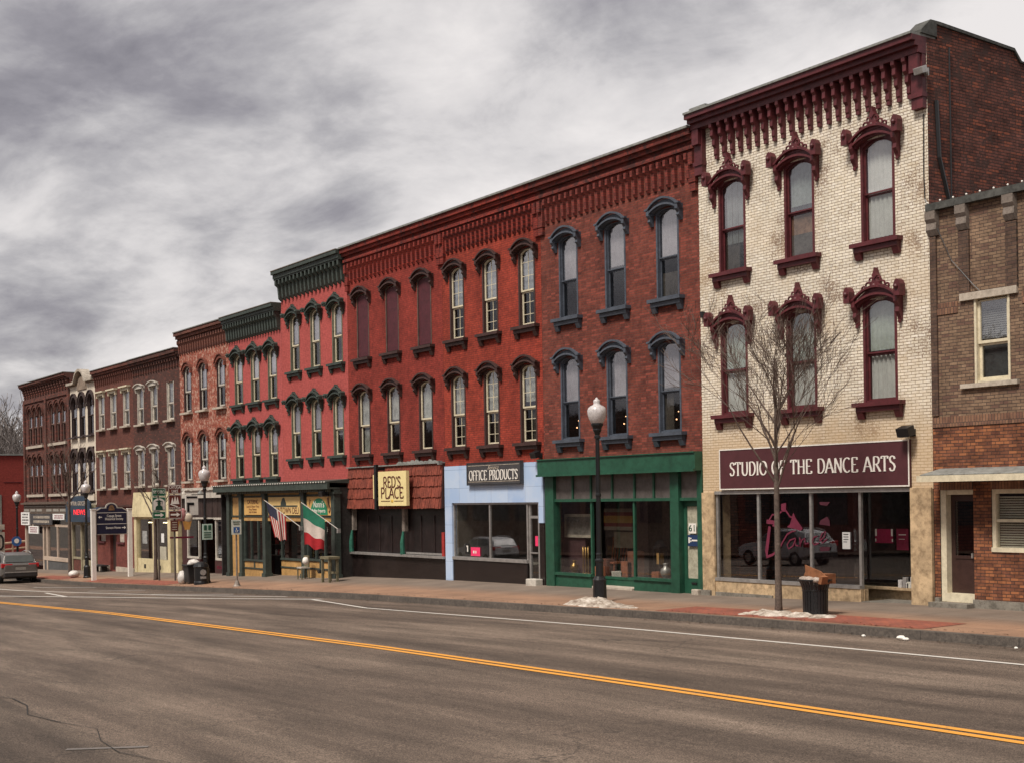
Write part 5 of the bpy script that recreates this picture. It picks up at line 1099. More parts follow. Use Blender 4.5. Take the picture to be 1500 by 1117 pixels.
# ---- cream arched house
B = building('rendered_building', 'narrow cream building with round arched windows and a curved gable', -81.80, -77.0, -1.4)
M_CR2 = paint('cream facade render', (.62, .54, .44), .85, .12, 1); cols, w, rows = [-81.0, -79.42, -77.82], 1.12, [(3.12, 5.68), (6.33, 8.68)]
wall(B, 'front_wall', -81.796, -77.004, 2.4, 9.3, holes_of(cols, w, rows), M_CR2); shell(B, -81.8, -77.0, -2.6, 9.4, 14, None, (2.4,))
M_BARK = paint('brown black arch trim', (.050, .032, .030), .6, .3)
w0 = window(B, cols[0], w, 6.33, 8.68, .52, M_BARK, M_BARK, 'arch', M_BARK, M_BARK, casing_w=.06, frame_t=.06, sillw=.05, rail=.5)
ws = [w0] + [copy_window(w0, B, x - cols[0]) for x in cols[1:]] + [copy_window(w0, B, x - cols[0], 3.12 - 6.33) for x in cols]
m = MB(); gpts = [(-81.85, 9.3), (-80.6, 9.3)] + archp(-80.4, -78.4, 9.35, .62, 12) + [(-78.2, 9.3), (-76.95, 9.3)]
m.prism([(p[0], p[1] + .06) for p in gpts] + [(p[0], p[1] + .20) for p in gpts][::-1], D - .25, D + .3); m.make('gable_coping', paint('pale stone coping', (.40, .35, .29), .9, .3), B)
m = MB(); m.prism(gpts + [(-76.95, 9.301), (-76.95, 9.38)] + [(p[0], p[1] + .06) for p in gpts][::-1][1:], D - .08, D + .2); m.prism(archp(-80.3, -78.5, 9.0, .75, 12), D - .06, D - .005); m.make('gable', paint('stained stone gable', (.25, .19, .145), .9, .35), B)
m = MB(); m.box(-81.7, -80.2, D - .12, D - .001, 2.62, 3.0); m.box(-79.0, -77.1, D - .12, D - .001, 2.62, 3.0); m.make('sill_block', M_CR2, B)
r = thing('shop_sign', 'blue curved grocery sign with red letters NEWS', 'sign', (-79, D - .3, 1.75)); m = MB(); m.prism([(-81.7, 1.4), (-72.6 - 4.4, 1.4), (-77.0, 2.5)] + [(-79.3 + 2.3 * math.cos(R(20 + i * 14)), 2.3 + .6 * math.sin(R(20 + i * 14))) for i in range(11)] + [(-81.7, 2.4)], D - .4, D - .3)
m.make('board', paint('teal blue sign', (.028, .05, .08), .6, .3), r); btext('lettering', 'CENTRAL GROCERY', (-79.3, D - .41, 2.45), .34, M_STONE, r, 3.6); btext('neon_lettering', 'NEWS', (-78.9, D - .41, 1.95), .42, emis('red neon', (1, .03, .04), .55), r, 2.3)
r2 = thing('shop_awning', 'dark blue curved awning over the russet ground floor beside the grocery sign', 'awning', (-75.3, D - .1, 2)); MB().prism([(D - .01, 2.25), (D - .5, 2.1), (D - .8, 1.7), (D - .8, 1.45), (D - .01, 1.45)], -76.9, -73.2, 'X').make('canvas', paint('navy canvas', (.03, .04, .07), .8, .3), r2)
m = MB(); m.box(-81.75, -77.05, D, D + .1, 1.2, 2.4); m.box(-81.75, -81.6, D - .05, D + .1, -2, 1.3); m.box(-80.0, -79.8, D - .05, D + .1, -2, 1.3); m.box(-77.3, -77.05, D - .05, D + .1, -2, 1.3); m.box(-81.6, -80, D - .04, D + .1, -.78, -.66); m.box(-79.8, -77.3, D - .0, D + .1, -2, -.8); m.make('shopfront_frame', paint('olive cream frame', (.30, .26, .17), .6, .3), B)
MB().box(-81.6, -80.0, D - .0, D + .1, -2, -.78).make('base', M_BRA, B); MB().box(-81.6, -77.3, D + .04, D + .05, -.66, 1.2).make('shop_window', M_GL_SHOP, B)
MB().box(-81.6, -77.1, D + 1.5, D + 1.6, -1.6, 2.4).make('interior_wall', M_DARK, B)

# ---- plum brown corner block
B = building('brick_building', 'plum brown corner building with grouped narrow arched windows at the far left end', -92.2, -81.80, -1.7)
wall(B, 'front_wall', -92.196, -81.804, 2.6, 10.1, [(-91.3, -87.7, 3.08, 5.52), (-91.3, -87.7, 6.2, 8.50), (-86.2, -82.6, 3.08, 5.52), (-86.2, -82.6, 6.2, 8.50)], M_LEFT); shell(B, -92.2, -81.8, -3, 10.15, 14, None, (2.6,))
w0 = None
for gx in (-91.3, -86.2):
    for z in (3.08, 6.2):
        for k in range(3):
            xc = gx + .6 + k * 1.2
            if w0 is None: w0 = window(B, xc, 1.19, 3.08, 5.52, .42, M_LEFT, paint('dim brown sash', (.15, .10, .085), .6), 'arch', M_LEFT, M_LEFT, casing_w=.16, frame_t=.08, sillw=0, rail=.5); c0 = xc
            else: copy_window(w0, B, xc - c0, (z - 3.08) * (2.30 / 2.44) if False else z - 3.12 + .02)
m = MB()
for gx in (-91.3, -86.2):
    for z in (3.08, 6.18): m.box(gx - .12, gx + 3.72, D - .12, D + .1, z - .16, z - .0)
m.make('sill_course', M_STONE, B)
m = MB()
for x in (-92.0, -86.95, -82.0): m.box(x - .17, x + .2, D - .1, D - .001, 2.6, 9.2)
m.box(-92.15, -81.85, D - .08, D - .002, 8.95, 9.2); m.make('pilaster', M_LEFT, B)
cornice(B, -92.2, -81.8, [(9.86, 9.94, .2), (9.94, 10.02, .3), (10.02, 10.18, .36)], M_LEFT, (9.3, 9.858, .3, 17, .05, .2, -91.8, -82.1), cap=(10.18, 10.22, .42), capmat=M_GALV)
m = MB(); m.box(-92.2, -81.85, D - .12, D + .1, 1.86, 2.6); m.box(-92.25, -81.8, D - .3, D - .12, 2.45, 2.56); m.make('shop_fascia', paint('umber fascia paint', (.12, .085, .065), .7, .3), B)
m = MB()
for x in (-92.0, -90.5, -89.0, -86.8, -85.3, -83.8): m.box(x, x + 1.2, D - .145, D - .121, 2.0, 2.16)
m.box(-91.9, -87.2, D - .15, D - .121, 2.28, 2.34); m.box(-86.9, -82.2, D - .15, D - .121, 2.28, 2.34); m.make('fascia_panel', paint('faded grey panel', (.28, .26, .23), .7, .2), B)
m = MB(); M_BEI = paint('pinkish beige frame', (.48, .38, .30), .6, .2)
for x in (-92.2, -88.0, -87.2, -82.1): m.box(x, x + .25, D - .05, D + .1, -3, 1.86)
m.box(-91.95, -82.1, D - .02, D + .08, 1.06, 1.2); m.box(-88, -82.1, D - .06, D + .08, -1.03, -.80); m.box(-85.0, -84.85, D - .02, D + .08, -.8, 1.06); m.make('shopfront_frame', M_BEI, B)
m = MB(); m.box(-87.8, -82.1, D - .02, D + .1, -3, -1.03); m.make('base', paint('slate grey base', (.09, .09, .09), .7, .2), B)
m = MB(); m.box(-91.95, -88.0, D + .04, D + .05, -1.4, 1.06); m.box(-86.95, -82.1, D + .04, D + .05, -.8, 1.06); m.box(-91.95, -82.1, D + .04, D + .05, 1.2, 1.86); m.make('shop_window', M_GL_SHOP, B)
MB().box(-92, -82, D + 1.4, D + 1.5, -2, 2.5).make('interior_wall', M_MID, B)
def lines(m, x0, x1, z0, z1, y, n):
    for i in range(n):
        z = z1 - (z1 - z0) * (i + .5) / n; x = x0
        while x < x1 - .1: ww = random.uniform(.08, .3); m.box(x, min(x + ww, x1), y - .004, y, z - (z1 - z0) / n * .28, z + (z1 - z0) / n * .28); x += ww + .08
def smallsign(label, x0, x1, z0, z1, mat, ink, n, name='shop_sign'):
    s = sign_board(name, label, x0, x1, z0, z1, D - .16, mat); m = MB(); lines(m, x0 + (x1 - x0) * .15, x1 - (x1 - x0) * .1, z0 + .05, z1 - .05, D - .22, n); m.make('lettering', ink, s)
smallsign('white lettered sign at the left end of the plum brown shopfront', -92.5, -90.5, 1.13, 1.95, M_CURTW, M_BLACK, 4)
smallsign('wide charcoal sign over the middle of the plum brown shopfront', -90.2, -85.3, 1.18, 1.84, paint('charcoal sign board', (.055, .052, .055)), M_STONE, 2)
smallsign('white sign with red print at the right of the plum brown shopfront', -85.1, -82.7, 1.5, 1.86, M_CURTW, PK2, 2)
smallsign('white and pink sign hanging below the charcoal one', -90.7, -88.4, .6, 1.08, M_CURTW, PK2, 3)

# ---- red building across the side street
B = building('brick_building', 'plain red painted brick building beyond the side street at the left edge', -119.7, -104.9, -2)
M_FRED = brick('flat red painted wall', (.25, .042, .032), (.23, .038, .03), (.19, .034, .028), axis='Y', blotch=.12, bmp=.2)
m = MB(); m.quad((-104.9, 20.2, -3), (-104.9, 44, -3), (-104.9, 44, 6.1), (-104.9, 20.2, 6.1)); m.quad((-119.7, 20.2, -3), (-104.9, 20.2, -3), (-104.9, 20.2, 6.1), (-119.7, 20.2, 6.1)); m.quad((-119.7, 44, -3), (-104.9, 44, -3), (-104.9, 44, 6.1), (-119.7, 44, 6.1)); m.quad((-119.7, 20.2, -3), (-119.7, 44, -3), (-119.7, 44, 6.1), (-119.7, 20.2, 6.1)); m.make('wall', M_FRED, B, recalc=False)
MB().box(-119.6, -105, 20.3, 43.9, 5.85, 5.95).make('roof', M_ROOF, B); m = MB(); m.box(-104.98, -104.8, 20.1, 44.1, 6.1, 6.22); m.box(-119.8, -104.98, 20.1, 20.3, 6.1, 6.22); m.make('coping', M_GALV, B)
m = MB(); m.box(-104.92, -104.86, 24.7, 25.13, .5, 3.2); m.box(-104.92, -104.86, 30, 31.2, .5, 3.2); m.make('window', paint('grey pane frame', (.22, .22, .19), .5, .2), B); MB().box(-104.9, -104.87, 25.3, 26.6, 4.1, 4.14).make('stain_line', M_MAROON, B)  # windows are flat slabs in grey paint
r = thing('street_sign', 'black and white sign cut by the left edge of the photograph', 'sign', (-84, 20.1, -1.6)); MB().tube([(-84, 20.05, -1.7), (-84, 20.05, 2.0)], .04, 6).make('pole', M_METAL, r)
m = MB(); m.box(-83.94, -83.90, 19.55, 20.25, -.35, .85); m.box(-83.94, -83.90, 19.55, 20.25, 1.0, 1.3); m.make('board', M_STONE, r); m = MB(); m.prism([(19.93, .7), (20.08, .7), (20.19, .5), (20.19, 0), (20.08, -.2), (19.93, -.2), (19.93, -.1), (20.03, -.1), (20.10, .05), (20.10, .45), (20.03, .6), (19.93, .6)], -83.9, -83.88, 'X'); m.box(-83.9, -83.88, 19.83, 19.93, -.2, .7); m.make('letter', M_BLACK, r)
r = thing('guard_rail', 'tan handrail sloping in front of the red wall across the side street', 'railing', (-103, 24, -1.6))
m = MB(); m.tube([(-103, 22.5, -.55), (-103, 27.2, -.15)], .09, 6); m.tube([(-103, 22.5, -1.0), (-103, 27.2, -.6)], .07, 6); m.make('rail', M_WOOD if 'M_WOOD' in globals() else paint('tan rail', (.40, .27, .18), .7, .2), r)
for y in (22.6, 24.0, 25.4, 26.8): MB().box(-103.06, -102.94, y - .05, y + .05, -2.1, -.2).make('post', paint('tan rail', (.40, .27, .18)), r)

# ---- buildings behind the camera, seen only as reflections in the shop windows
def opp(label, x0, x1, h, mat):
    b = thing('brick_building', label, 'building', ((x0 + x1) / 2, -11, 0)); hs_ = []
    n = int((x1 - x0) / 3)
    for i in range(n):
        for z in (4.4, 7.6):
            if z + 2 < h: hs_.append((x0 + 1 + i * 3, x0 + 2.1 + i * 3, z, z + 2))
        hs_.append((x0 + .6 + i * 3, x0 + 2.8 + i * 3, .6, 3))
    m = MB(); m.box(x0, x1, -20, -11, -4.5, h); m.make('wall', mat, b)
    for q in hs_: MB().box(q[0], q[1], -10.98, -10.95, q[2], q[3]).make('window', paint('far window', (.05, .055, .06), .15, .3), b)
opp('three storey red brick building across the street behind the camera', -62, -40, 10, brick('opposite red brick', (.20, .06, .045), (.15, .05, .04), (.12, .06, .05)))
opp('two storey grey brick building across the street behind the camera', -39.9, -22, 7.6, brick('opposite grey brick', (.13, .11, .10), (.11, .09, .085), (.12, .1, .09)))
opp('two storey tan brick building across the street behind the camera', -150, -62.1, 8.2, brick('opposite tan brick', (.22, .15, .11), (.19, .12, .09), (.12, .1, .09)))

# ================================================================== street furniture
GLOBE = paint('milky lamp globe', (.55, .51, .50), .12, .22, 9, bmp=.3, spec=.8)
def lamp(x, y, h, label):
    z = gz(x, y); r = thing('street_lamp', label, 'street lamp', (x, y, z)); b = z
    MB().lathe([(.20, b), (.20, b + .06), (.175, b + .10), (.165, b + .52), (.175, b + .55), (.14, b + .60), (.115, b + .64)], x, y, 16, -.05).make('base', M_BLACK, r)
    MB().lathe([(.10, b + .60), (.095, b + .98), (.11, b + 1.0), (.11, b + 1.04), (.08, b + 1.08), (.074, b + 1.15), (.085, b + 1.18), (.068, b + 1.22), (.060, b + 2.6), (.072, b + 2.62), (.072, b + 2.66), (.058, b + 2.70), (.052, b + h - 1.02), (.08, b + h - 1.0), (.08, b + h - .95), (.055, b + h - .92)], x, y, 14, -.06).make('pole', M_BLACK, r)
    t = b + h
    MB().lathe([(.055, t - .93), (.08, t - .86), (.11, t - .80), (.105, t - .77), (.13, t - .71), (.15, t - .68), (.15, t - .64), (.13, t - .63)], x, y, 18).make('fitter', M_BLACK, r, smooth=False)
    g = MB().lathe([(.12, t - .65), (.15, t - .62), (.20, t - .53), (.235, t - .42), (.24, t - .32), (.215, t - .25), (.16, t - .205), (.11, t - .185), (.085, t - .165), (.08, t - .13), (.09, t - .09), (.07, t - .05), (.035, t - .035), (.03, t - .01), (.001, t + .01)], x, y, 24).make('globe', GLOBE, r, smooth=True)
    return r
lamp(-27.0, 20.7, 5.05, 'black street lamp with milky acorn globe in front of the green shopfront')
lamp(-52.95, 20.6, 4.75, 'black street lamp with acorn globe beside the trash bin and ice cream shop')
lamp(-69.3, 20.7, 4.9, 'black street lamp with acorn globe left of the navy wayfinding board')
lamp(-82.8, 20.7, 4.85, 'farthest black street lamp behind the parked grey car')
# small signs on lamps
r = thing('parking_sign', 'small green and white parking sign fixed to the lamp by the trash bin', 'sign', (-52.8, 20.6, .95)); MB().box(-52.86, -52.83, 20.44, 20.86, .92, 1.55).make('plate', paint('pale green sign', (.45, .58, .50), .5, .1), r); m = MB(); m.box(-52.83, -52.82, 20.5, 20.62, 1.3, 1.5); m.box(-52.83, -52.82, 20.68, 20.8, 1.3, 1.5)
for i in range(3): m.box(-52.83, -52.82, 20.5, 20.8, 1.0 + i * .09, 1.04 + i * .09)
m.make('legend', M_GREEN, r)
r = thing('parking_sign', 'round blue sign with white disc on the farthest lamp', 'sign', (-82.7, 20.7, .2)); m = MB(); m.prism([(20.62 + .30 * math.cos(R(22.5 + 45 * i)), .32 + .30 * math.sin(R(22.5 + 45 * i))) for i in range(8)], -82.68, -82.65, 'X'); m.make('plate', paint('sign blue', (.03, .10, .28), .5, .1), r); m = MB(); m.prism([(20.62 + .14 * math.cos(R(30 * i)), .34 + .14 * math.sin(R(30 * i))) for i in range(12)], -82.65, -82.64, 'X'); m.make('disc', M_WTEXT, r)
# route guide signs
def roadpost(m, x, y, top): m.box(x - .03, x + .03, y - .035, y + .035, gz(x, y) - .1, top)
def tri_sign(label, x, y, z0, z1, w, mat, kind):
    r = thing('guide_sign', label, 'sign', (x, y, gz(x, y))); m = MB(); roadpost(m, x, y, z1); m.make('post', paint('brown grey post', (.12, .10, .085), .6, .2), r)
    X = x + .04; yc = y + .02; h = z1 - z0
    parts = ((z1 - h * .27, z1), (z0 + h * .26, z1 - h * .285), (z0, z0 + h * .245))
    for a, b in parts:
        MB().box(X, X + .02, yc - w / 2, yc + w / 2, a, b).make('plate', mat, r); e = MB(); t = .016
        e.box(X + .02, X + .024, yc - w / 2 + .015, yc + w / 2 - .015, b - .015 - t, b - .015); e.box(X + .02, X + .024, yc - w / 2 + .015, yc + w / 2 - .015, a + .015, a + .015 + t)
        e.box(X + .02, X + .024, yc - w / 2 + .015, yc - w / 2 + .015 + t, a + .03, b - .03); e.box(X + .02, X + .024, yc + w / 2 - .015 - t, yc + w / 2 - .015, a + .03, b - .03); e.make('border', M_WTEXT, r)
    a, b = parts[2]; zc = (a + b) / 2; m = MB(); m.prism([(yc - .2, zc - .035), (yc + .06, zc - .035), (yc + .06, zc - .10), (yc + .22, zc), (yc + .06, zc + .10), (yc + .06, zc + .035), (yc - .2, zc + .035)], X + .02, X + .028, 'X')
    a, b = parts[1]
    m.make('arrow', M_WTEXT, r)
    if kind == 'grad':
        m = MB(); q = [(yc - w * .42, a + .05), (yc + w * .42, a + .05), (yc + w * .42, b - .18)] + [(yc + w * .42 * math.cos(R(i * 18)), b - .24 + .18 * math.sin(R(i * 18))) for i in range(11)]; m.prism(q, X + .02, X + .025, 'X'); m.make('field', M_WTEXT, r)
        m = MB(); zm = (a + b) / 2; m.prism([(yc - .17, a + .05), (yc + .17, a + .05), (yc + .15, zm - .12), (yc + .05, zm - .05), (yc - .05, zm - .05), (yc - .15, zm - .12)], X + .025, X + .03, 'X'); m.prism([(yc + .075 * math.cos(R(30 * i)), zm + .02 + .09 * math.sin(R(30 * i))) for i in range(12)], X + .0251, X + .031, 'X')
        m.prism([(yc - .17, zm + .12), (yc, zm + .07), (yc + .17, zm + .12), (yc, zm + .17)], X + .0252, X + .032, 'X'); m.box(X + .0253, X + .033, yc + .14, yc + .155, zm, zm + .12); m.make('graduate', M_GREEN, r)
        btext('lettering', 'NY CHIRO', (X + .022, yc, z1 - h * .135), .22, M_WTEXT, r, w * .8, face='X')
    else:
        m = MB(); zm = (a + b) / 2
        for dy, s in ((-.12, .8), (0, 1.0), (.11, .9)): m.prism([(yc + dy - .085 * s, zm - .08), (yc + dy + .085 * s, zm - .08), (yc + dy, zm + .26 * s)], X + .02, X + .026 + .001 * s, 'X')
        m.prism([(yc - .23, zm - .10), (yc + .1, zm - .22), (yc + .12, zm - .18), (yc - .2, zm - .07)], X + .02, X + .0262, 'X'); m.make('pine_trees', M_WTEXT, r)
        btext('lettering', 'CAYUGA\nLAKE', (X + .022, yc, z1 - h * .135), .20, M_WTEXT, r, w * .85, face='X'); btext('small_print', 'STATE PARK', (X + .022, yc, a + .08), .10, M_WTEXT, r, w * .8, face='X')
    return r
tri_sign('green guide sign reading NY CHIRO with graduate figure and arrow', -59.18, 20.86, 1.72, 3.08, .62, paint('highway green', (.008, .12, .055), .5, .1), 'grad')
tri_sign('brown guide sign reading CAYUGA LAKE with pine trees and arrow', -57.55, 21.0, 1.73, 3.2, .60, paint('park brown', (.11, .022, .016), .5, .1), 'park')
r = thing('plaque', 'small brown plaque low on the brown guide sign post', 'sign', (-57.4, 21.0, 1.2)); MB().box(-57.50, -57.48, 20.82, 21.14, 1.18, 1.66).make('plate', paint('park brown', (.11, .022, .016)), r); m = MB()
for i in range(4): m.box(-57.48, -57.475, 20.87, 21.09, 1.25 + i * .1, 1.29 + i * .1)
m.make('legend', M_STONE, r)
r = thing('accessible_parking_sign', 'white sign with blue wheelchair symbol on a thin steel post', 'sign', (-48.44, 20.06, gz(-48.44, 20.06))); zb = gz(-48.44, 20.06)
m = MB(); m.tube([(-48.44, 20.06, zb), (-48.44, 20.06, 1.7)], .035, 6); m.lathe([(.16, zb), (.12, zb + .05), (.05, zb + .22)], -48.44, 20.06, 10); m.make('post', paint('galvanised post', (.24, .20, .17), .5, .3, metal=.3), r)
MB().box(-48.40, -48.38, 19.86, 20.24, 1.20, 1.76).make('plate', paint('pale sign', (.60, .62, .54), .5, .08), r); MB().box(-48.38, -48.373, 19.93, 20.17, 1.27, 1.48).make('blue_square', paint('sign blue', (.03, .10, .28)), r)
m = MB(); m.box(-48.373, -48.368, 20.03, 20.06, 1.34, 1.45); m.box(-48.373, -48.368, 20.03, 20.12, 1.34, 1.36); m.tube([(-48.37, 20.05 + .05 * math.cos(k), 1.345 + .05 * math.sin(k)) for k in [i * .6 - 3.4 for i in range(7)]], .008, 4); m.make('wheelchair_symbol', M_WTEXT, r)
m = MB(); m.box(-48.379, -48.372, 19.9, 20.2, 1.66, 1.69); m.box(-48.379, -48.372, 19.93, 20.17, 1.58, 1.61); m.make('legend', M_GREEN, r)
# wayfinding board
X = -66.0; r = thing('wayfinding_sign', 'navy wayfinding board with arched top between two white posts', 'sign', (X, 20.9, -1.2))
for y in (20.04, 21.82):
    m = MB(); zt = 2.15; m.box(X - .09, X + .09, y - .10, y + .10, gz(X, y) - .1, zt); m.box(X - .11, X + .11, y - .12, y + .12, zt, zt + .04); m.make('post', M_WTEXT, r)
NAVY = paint('navy board', (.012, .012, .035), .45, .1); yc = 20.93
outl = [(20.16, .93), (21.70, .93), (21.70, 2.10), (21.45, 2.24)] + [(yc + .30 * math.cos(R(i * 18)), 2.24 + .24 * math.sin(R(i * 18))) for i in range(0, 11)] + [(20.41, 2.24), (20.16, 2.10)]
m = MB(); m.prism(outl, X - .03, X + .03, 'X'); m.make('rim', M_WHITE, r)
inn = [(20.20, .97), (21.66, .97), (21.66, 2.07), (21.43, 2.20), (20.43, 2.20), (20.20, 2.07)]
m = MB(); m.prism(inn, X + .03, X + .04, 'X'); m.make('board', NAVY, r); m = MB(); m.prism([(yc + .25 * math.cos(R(i * 18)), 2.205 + .22 * math.sin(R(i * 18))) for i in range(11)], X + .03, X + .041, 'X'); m.make('crest_field', NAVY, r)
m = MB(); m.prism([(yc + .15 * math.cos(R(i * 18)), 2.10 + .27 * math.sin(R(i * 18))) for i in range(11)], X + .041, X + .05, 'X'); m.make('crest', paint('bronze crest', (.22, .12, .06), .5, .6, 12), r)
m = MB(); m.box(X + .04, X + .045, 20.2, 21.66, 1.44, 1.46); m.box(X + .04, X + .045, 20.2, 21.66, 1.98, 2.0); m.prism([(20.28, 1.78), (20.36, 1.86), (20.36, 1.80), (20.46, 1.80), (20.46, 1.76), (20.36, 1.76), (20.36, 1.70)], X + .04, X + .046, 'X'); m.prism([(21.62, 1.26), (21.54, 1.34), (21.54, 1.28), (21.42, 1.28), (21.42, 1.24), (21.54, 1.24), (21.54, 1.18)], X + .04, X + .046, 'X'); m.make('arrow', M_WTEXT, r)
btext('lettering', 'Cayuga Street\nHistorical Society', (X + .042, 21.05, 1.76), .17, M_WTEXT, r, .88, face='X'); btext('lettering', 'Stanton Home', (X + .042, 21.0, 1.26), .17, M_WTEXT, r, .72, face='X')

# ---- bins and bags
def can(x, y, z, r0, r1, h, label, slats=24, name='trash_can'):
    r = thing(name, label, 'trash can', (x, y, z)); BK = M_BLACK
    first = None
    for i in range(slats):
        a = 2 * math.pi * i / slats; ca_, sa_ = math.cos(a), math.sin(a); m = MB(); vs = []
        hw = math.pi * r0 / slats * .80
        for zz_, rr in ((.04, r0), (h * .70, r0 * 1.03), (h * .86, (r0 + r1) / 2), (h * .97, r1)):
            for s, dr in ((-1, 0), (1, 0), (1, -.012), (-1, -.012)): rad = rr + dr; vs.append((x + rad * ca_ - s * hw * sa_, y + rad * sa_ + s * hw * ca_, z + zz_))
        m.add(vs, [(k * 4 + j, k * 4 + (j + 1) % 4, (k + 1) * 4 + (j + 1) % 4, (k + 1) * 4 + j) for k in range(3) for j in range(4)]); m.make('slat', BK, r)
    m = MB()
    for zz_, rr in ((.05, r0 - .02), (h * .68, r0 - .0), (h * .97, r1)): m.tube([(x + rr * math.cos(i * .2618), y + rr * math.sin(i * .2618), z + zz_) for i in range(25)], .018, 6)
    m.make('hoop', BK, r); MB().lathe([(.001, z + .03), (r0 - .05, z + .03), (r0 - .04, z + h * .74), (r0 - .02, z + h * .8), (r1 - .03, z + h * .96)], x, y, 18).make('liner', paint('bin liner', (.42, .42, .42), .45, .6, 10), r); return r
zc = gz(-19.7, 20.62); can(-19.72, 20.62, zc, .25, .335, .74, 'black slatted metal trash can standing in snow, overflowing beside the young tree')
def bag(m, c, s, sq=(1, 1, 1), seed=0):
    rnd = random.Random(seed); b = len(m.v); m.ball(c, s, 12, sq)
    for i in range(b, len(m.v)):
        p = Vector(m.v[i]); f = 1 + rnd.uniform(-.12, .12); q = Vector(c) + (p - Vector(c)) * f; m.v[i] = tuple(q)
    return m
CARD = paint('brown cardboard', (.24, .095, .04), .8, .3)
m = MB(); m.prism([(-19.86, zc + .82), (-19.38, zc + .66), (-19.34, zc + .82), (-19.46, zc + .90), (-19.88, zc + 1.02)], 20.5, 20.53); m.prism([(-19.38, zc + .66), (-19.34, zc + .82), (-19.26, zc + .80), (-19.3, zc + .65)], 20.35, 20.52); m.prism([(-19.9, zc + .76), (-20.05, zc + .72), (-19.95, zc + .9)], 20.6, 20.9)
m.box(-19.8, -19.42, 20.54, 20.9, zc + .64, zc + .84); tag(m.make('cardboard_box', CARD), 'torn orange brown cardboard box sticking out of the slatted trash can', 'box')
m = bag(MB(), (-19.72, 20.45, zc + .72), .1, (1.3, 1, .7), 1); bag(m, (-19.9, 20.5, zc + .73), .09, (1.3, 1, .6), 2); bag(m, (-19.5, 20.42, zc + .73), .08, (1.3, 1, .7), 4); tag(m.make('litter', paint('crumpled litter', (.40, .33, .28), .7, .6, 9), smooth=True), 'crumpled litter heaped in the top of the slatted trash can', 'litter')['kind'] = 'stuff'
zb = gz(-53.5, 20.4)
r = thing('trash_bin', 'square dark bin heaped with a white bag left of the lamp base', 'trash can', (-53.75, 20.35, zb)); m = MB(); m.prism([(20.1, zb + .02), (20.6, zb + .02), (20.65, zb + .72), (20.05, zb + .72)], -54.05, -53.5, 'X'); m.make('body', paint('dark bin plastic', (.022, .02, .02), .5, .3), r, bevel=.03)
MB().box(-54.08, -53.47, 20.0, 20.7, zb + .70, zb + .77).make('rim', M_BLACK, r, bevel=.02)
tag(bag(bag(MB(), (-53.75, 20.4, zb + .84), .22, (1.2, 1.1, .6), 5), (-53.6, 20.2, zb + .8), .14, (1, 1, .7), 6).make('plastic_bag', paint('white bag', (.62, .58, .54), .45, .25, 6), smooth=True), 'crumpled white plastic bag on top of the square dark bin', 'bag')
r = thing('trash_bin', 'round black bin with a pale emblem at the foot of the lamp', 'trash can', (-53.0, 20.3, gz(-53, 20.2))); z = gz(-53, 20.2); MB().lathe([(.001, z + .01), (.30, z + .01), (.29, z + .1), (.27, z + .15), (.28, z + .68), (.31, z + .72), (.27, z + .82), (.15, z + .90), (.001, z + .92)], -52.55, 20.25, 16).make('body', M_BLACK, r, smooth=False)
m = MB(); m.prism([(20.22 + .13 * math.cos(R(i * 30)), z + .5 + .12 * math.sin(R(i * 30))) for i in range(12)], -52.265, -52.255, 'X'); m.box(-52.265, -52.255, 20.1, 20.34, z + .24, z + .34); m.make('emblem', paint('pale emblem', (.35, .33, .31), .6, .5, 14), r)
tag(bag(MB(), (-54.25, 20.1, gz(-54.2, 20.1) + .25), .26, (.8, .8, 1.1), 9).make('plastic_bag', paint('white bag', (.62, .58, .54)), smooth=True), 'white plastic bag on the pavement against the left of the square bin', 'bag')
tag(bag(MB(), (-70.9, 20.5, gz(-71, 20.5) + .18), .27, (1.1, 1.1, .75), 12).make('plastic_bag', paint('white bag', (.62, .58, .54)), smooth=True), 'white plastic bag on the pavement left of the third lamp', 'bag')
def snow(label, pts, mat, name='snow_pile'):
    m = MB(); rnd = random.Random(len(pts) * 7 + int(pts[0][0]))
    n = 26; x0, x1, y0, y1 = min(p[0] - p[2] for p in pts), max(p[0] + p[2] for p in pts), min(p[1] - p[2] for p in pts), max(p[1] + p[2] for p in pts); vs = []
    import mathutils
    for i in range(n * 2 + 1):
        for j in range(n + 1):
            x = x0 + (x1 - x0) * i / (2 * n); y = y0 + (y1 - y0) * j / n; h = 0
            for px, py, pr, ph in pts: d = math.hypot(x - px, y - py) / pr; h = max(h, ph * max(0, 1 - d * d))
            nz = mathutils.noise.noise(Vector((x * 6, y * 6, 0))) * .5 + mathutils.noise.noise(Vector((x * 11, y * 11, 3))) * .25
            h = h * .8 * (1 + nz * .9) - .03 + nz * .02; vs.append((x, y, gz(x, max(19.5, y)) + h))
    m.add(vs, [(i * (n + 1) + j, (i + 1) * (n + 1) + j, (i + 1) * (n + 1) + j + 1, i * (n + 1) + j + 1) for i in range(2 * n) for j in range(n)])
    o = m.make(name, mat, smooth=True, recalc=False); return tag(o, label, 'snow')
def snow_mat():
    m, t, b = newmat('dirty snow'); tc = N(t, 'ShaderNodeTexCoord'); f = noise(t, tc.outputs['Object'], 4, 9, .75); c = ramp(t, f, [(.38, (.16, .115, .085)), (.52, (.40, .34, .28)), (.66, (.64, .59, .53))]); link(t, c, b.inputs['Base Color']); b.inputs['Roughness'].default_value = .8; bump(t, b, f, .25, .01); return m
M_SNOW = snow_mat()
snow('low heap of dirty snow around the foot of the nearest street lamp', [(-26.9, 20.3, .7, .20), (-26.2, 20.1, .6, .17), (-25.4, 19.95, .5, .10), (-27.3, 20.2, .4, .08), (-24.8, 19.85, .35, .06)], M_SNOW)
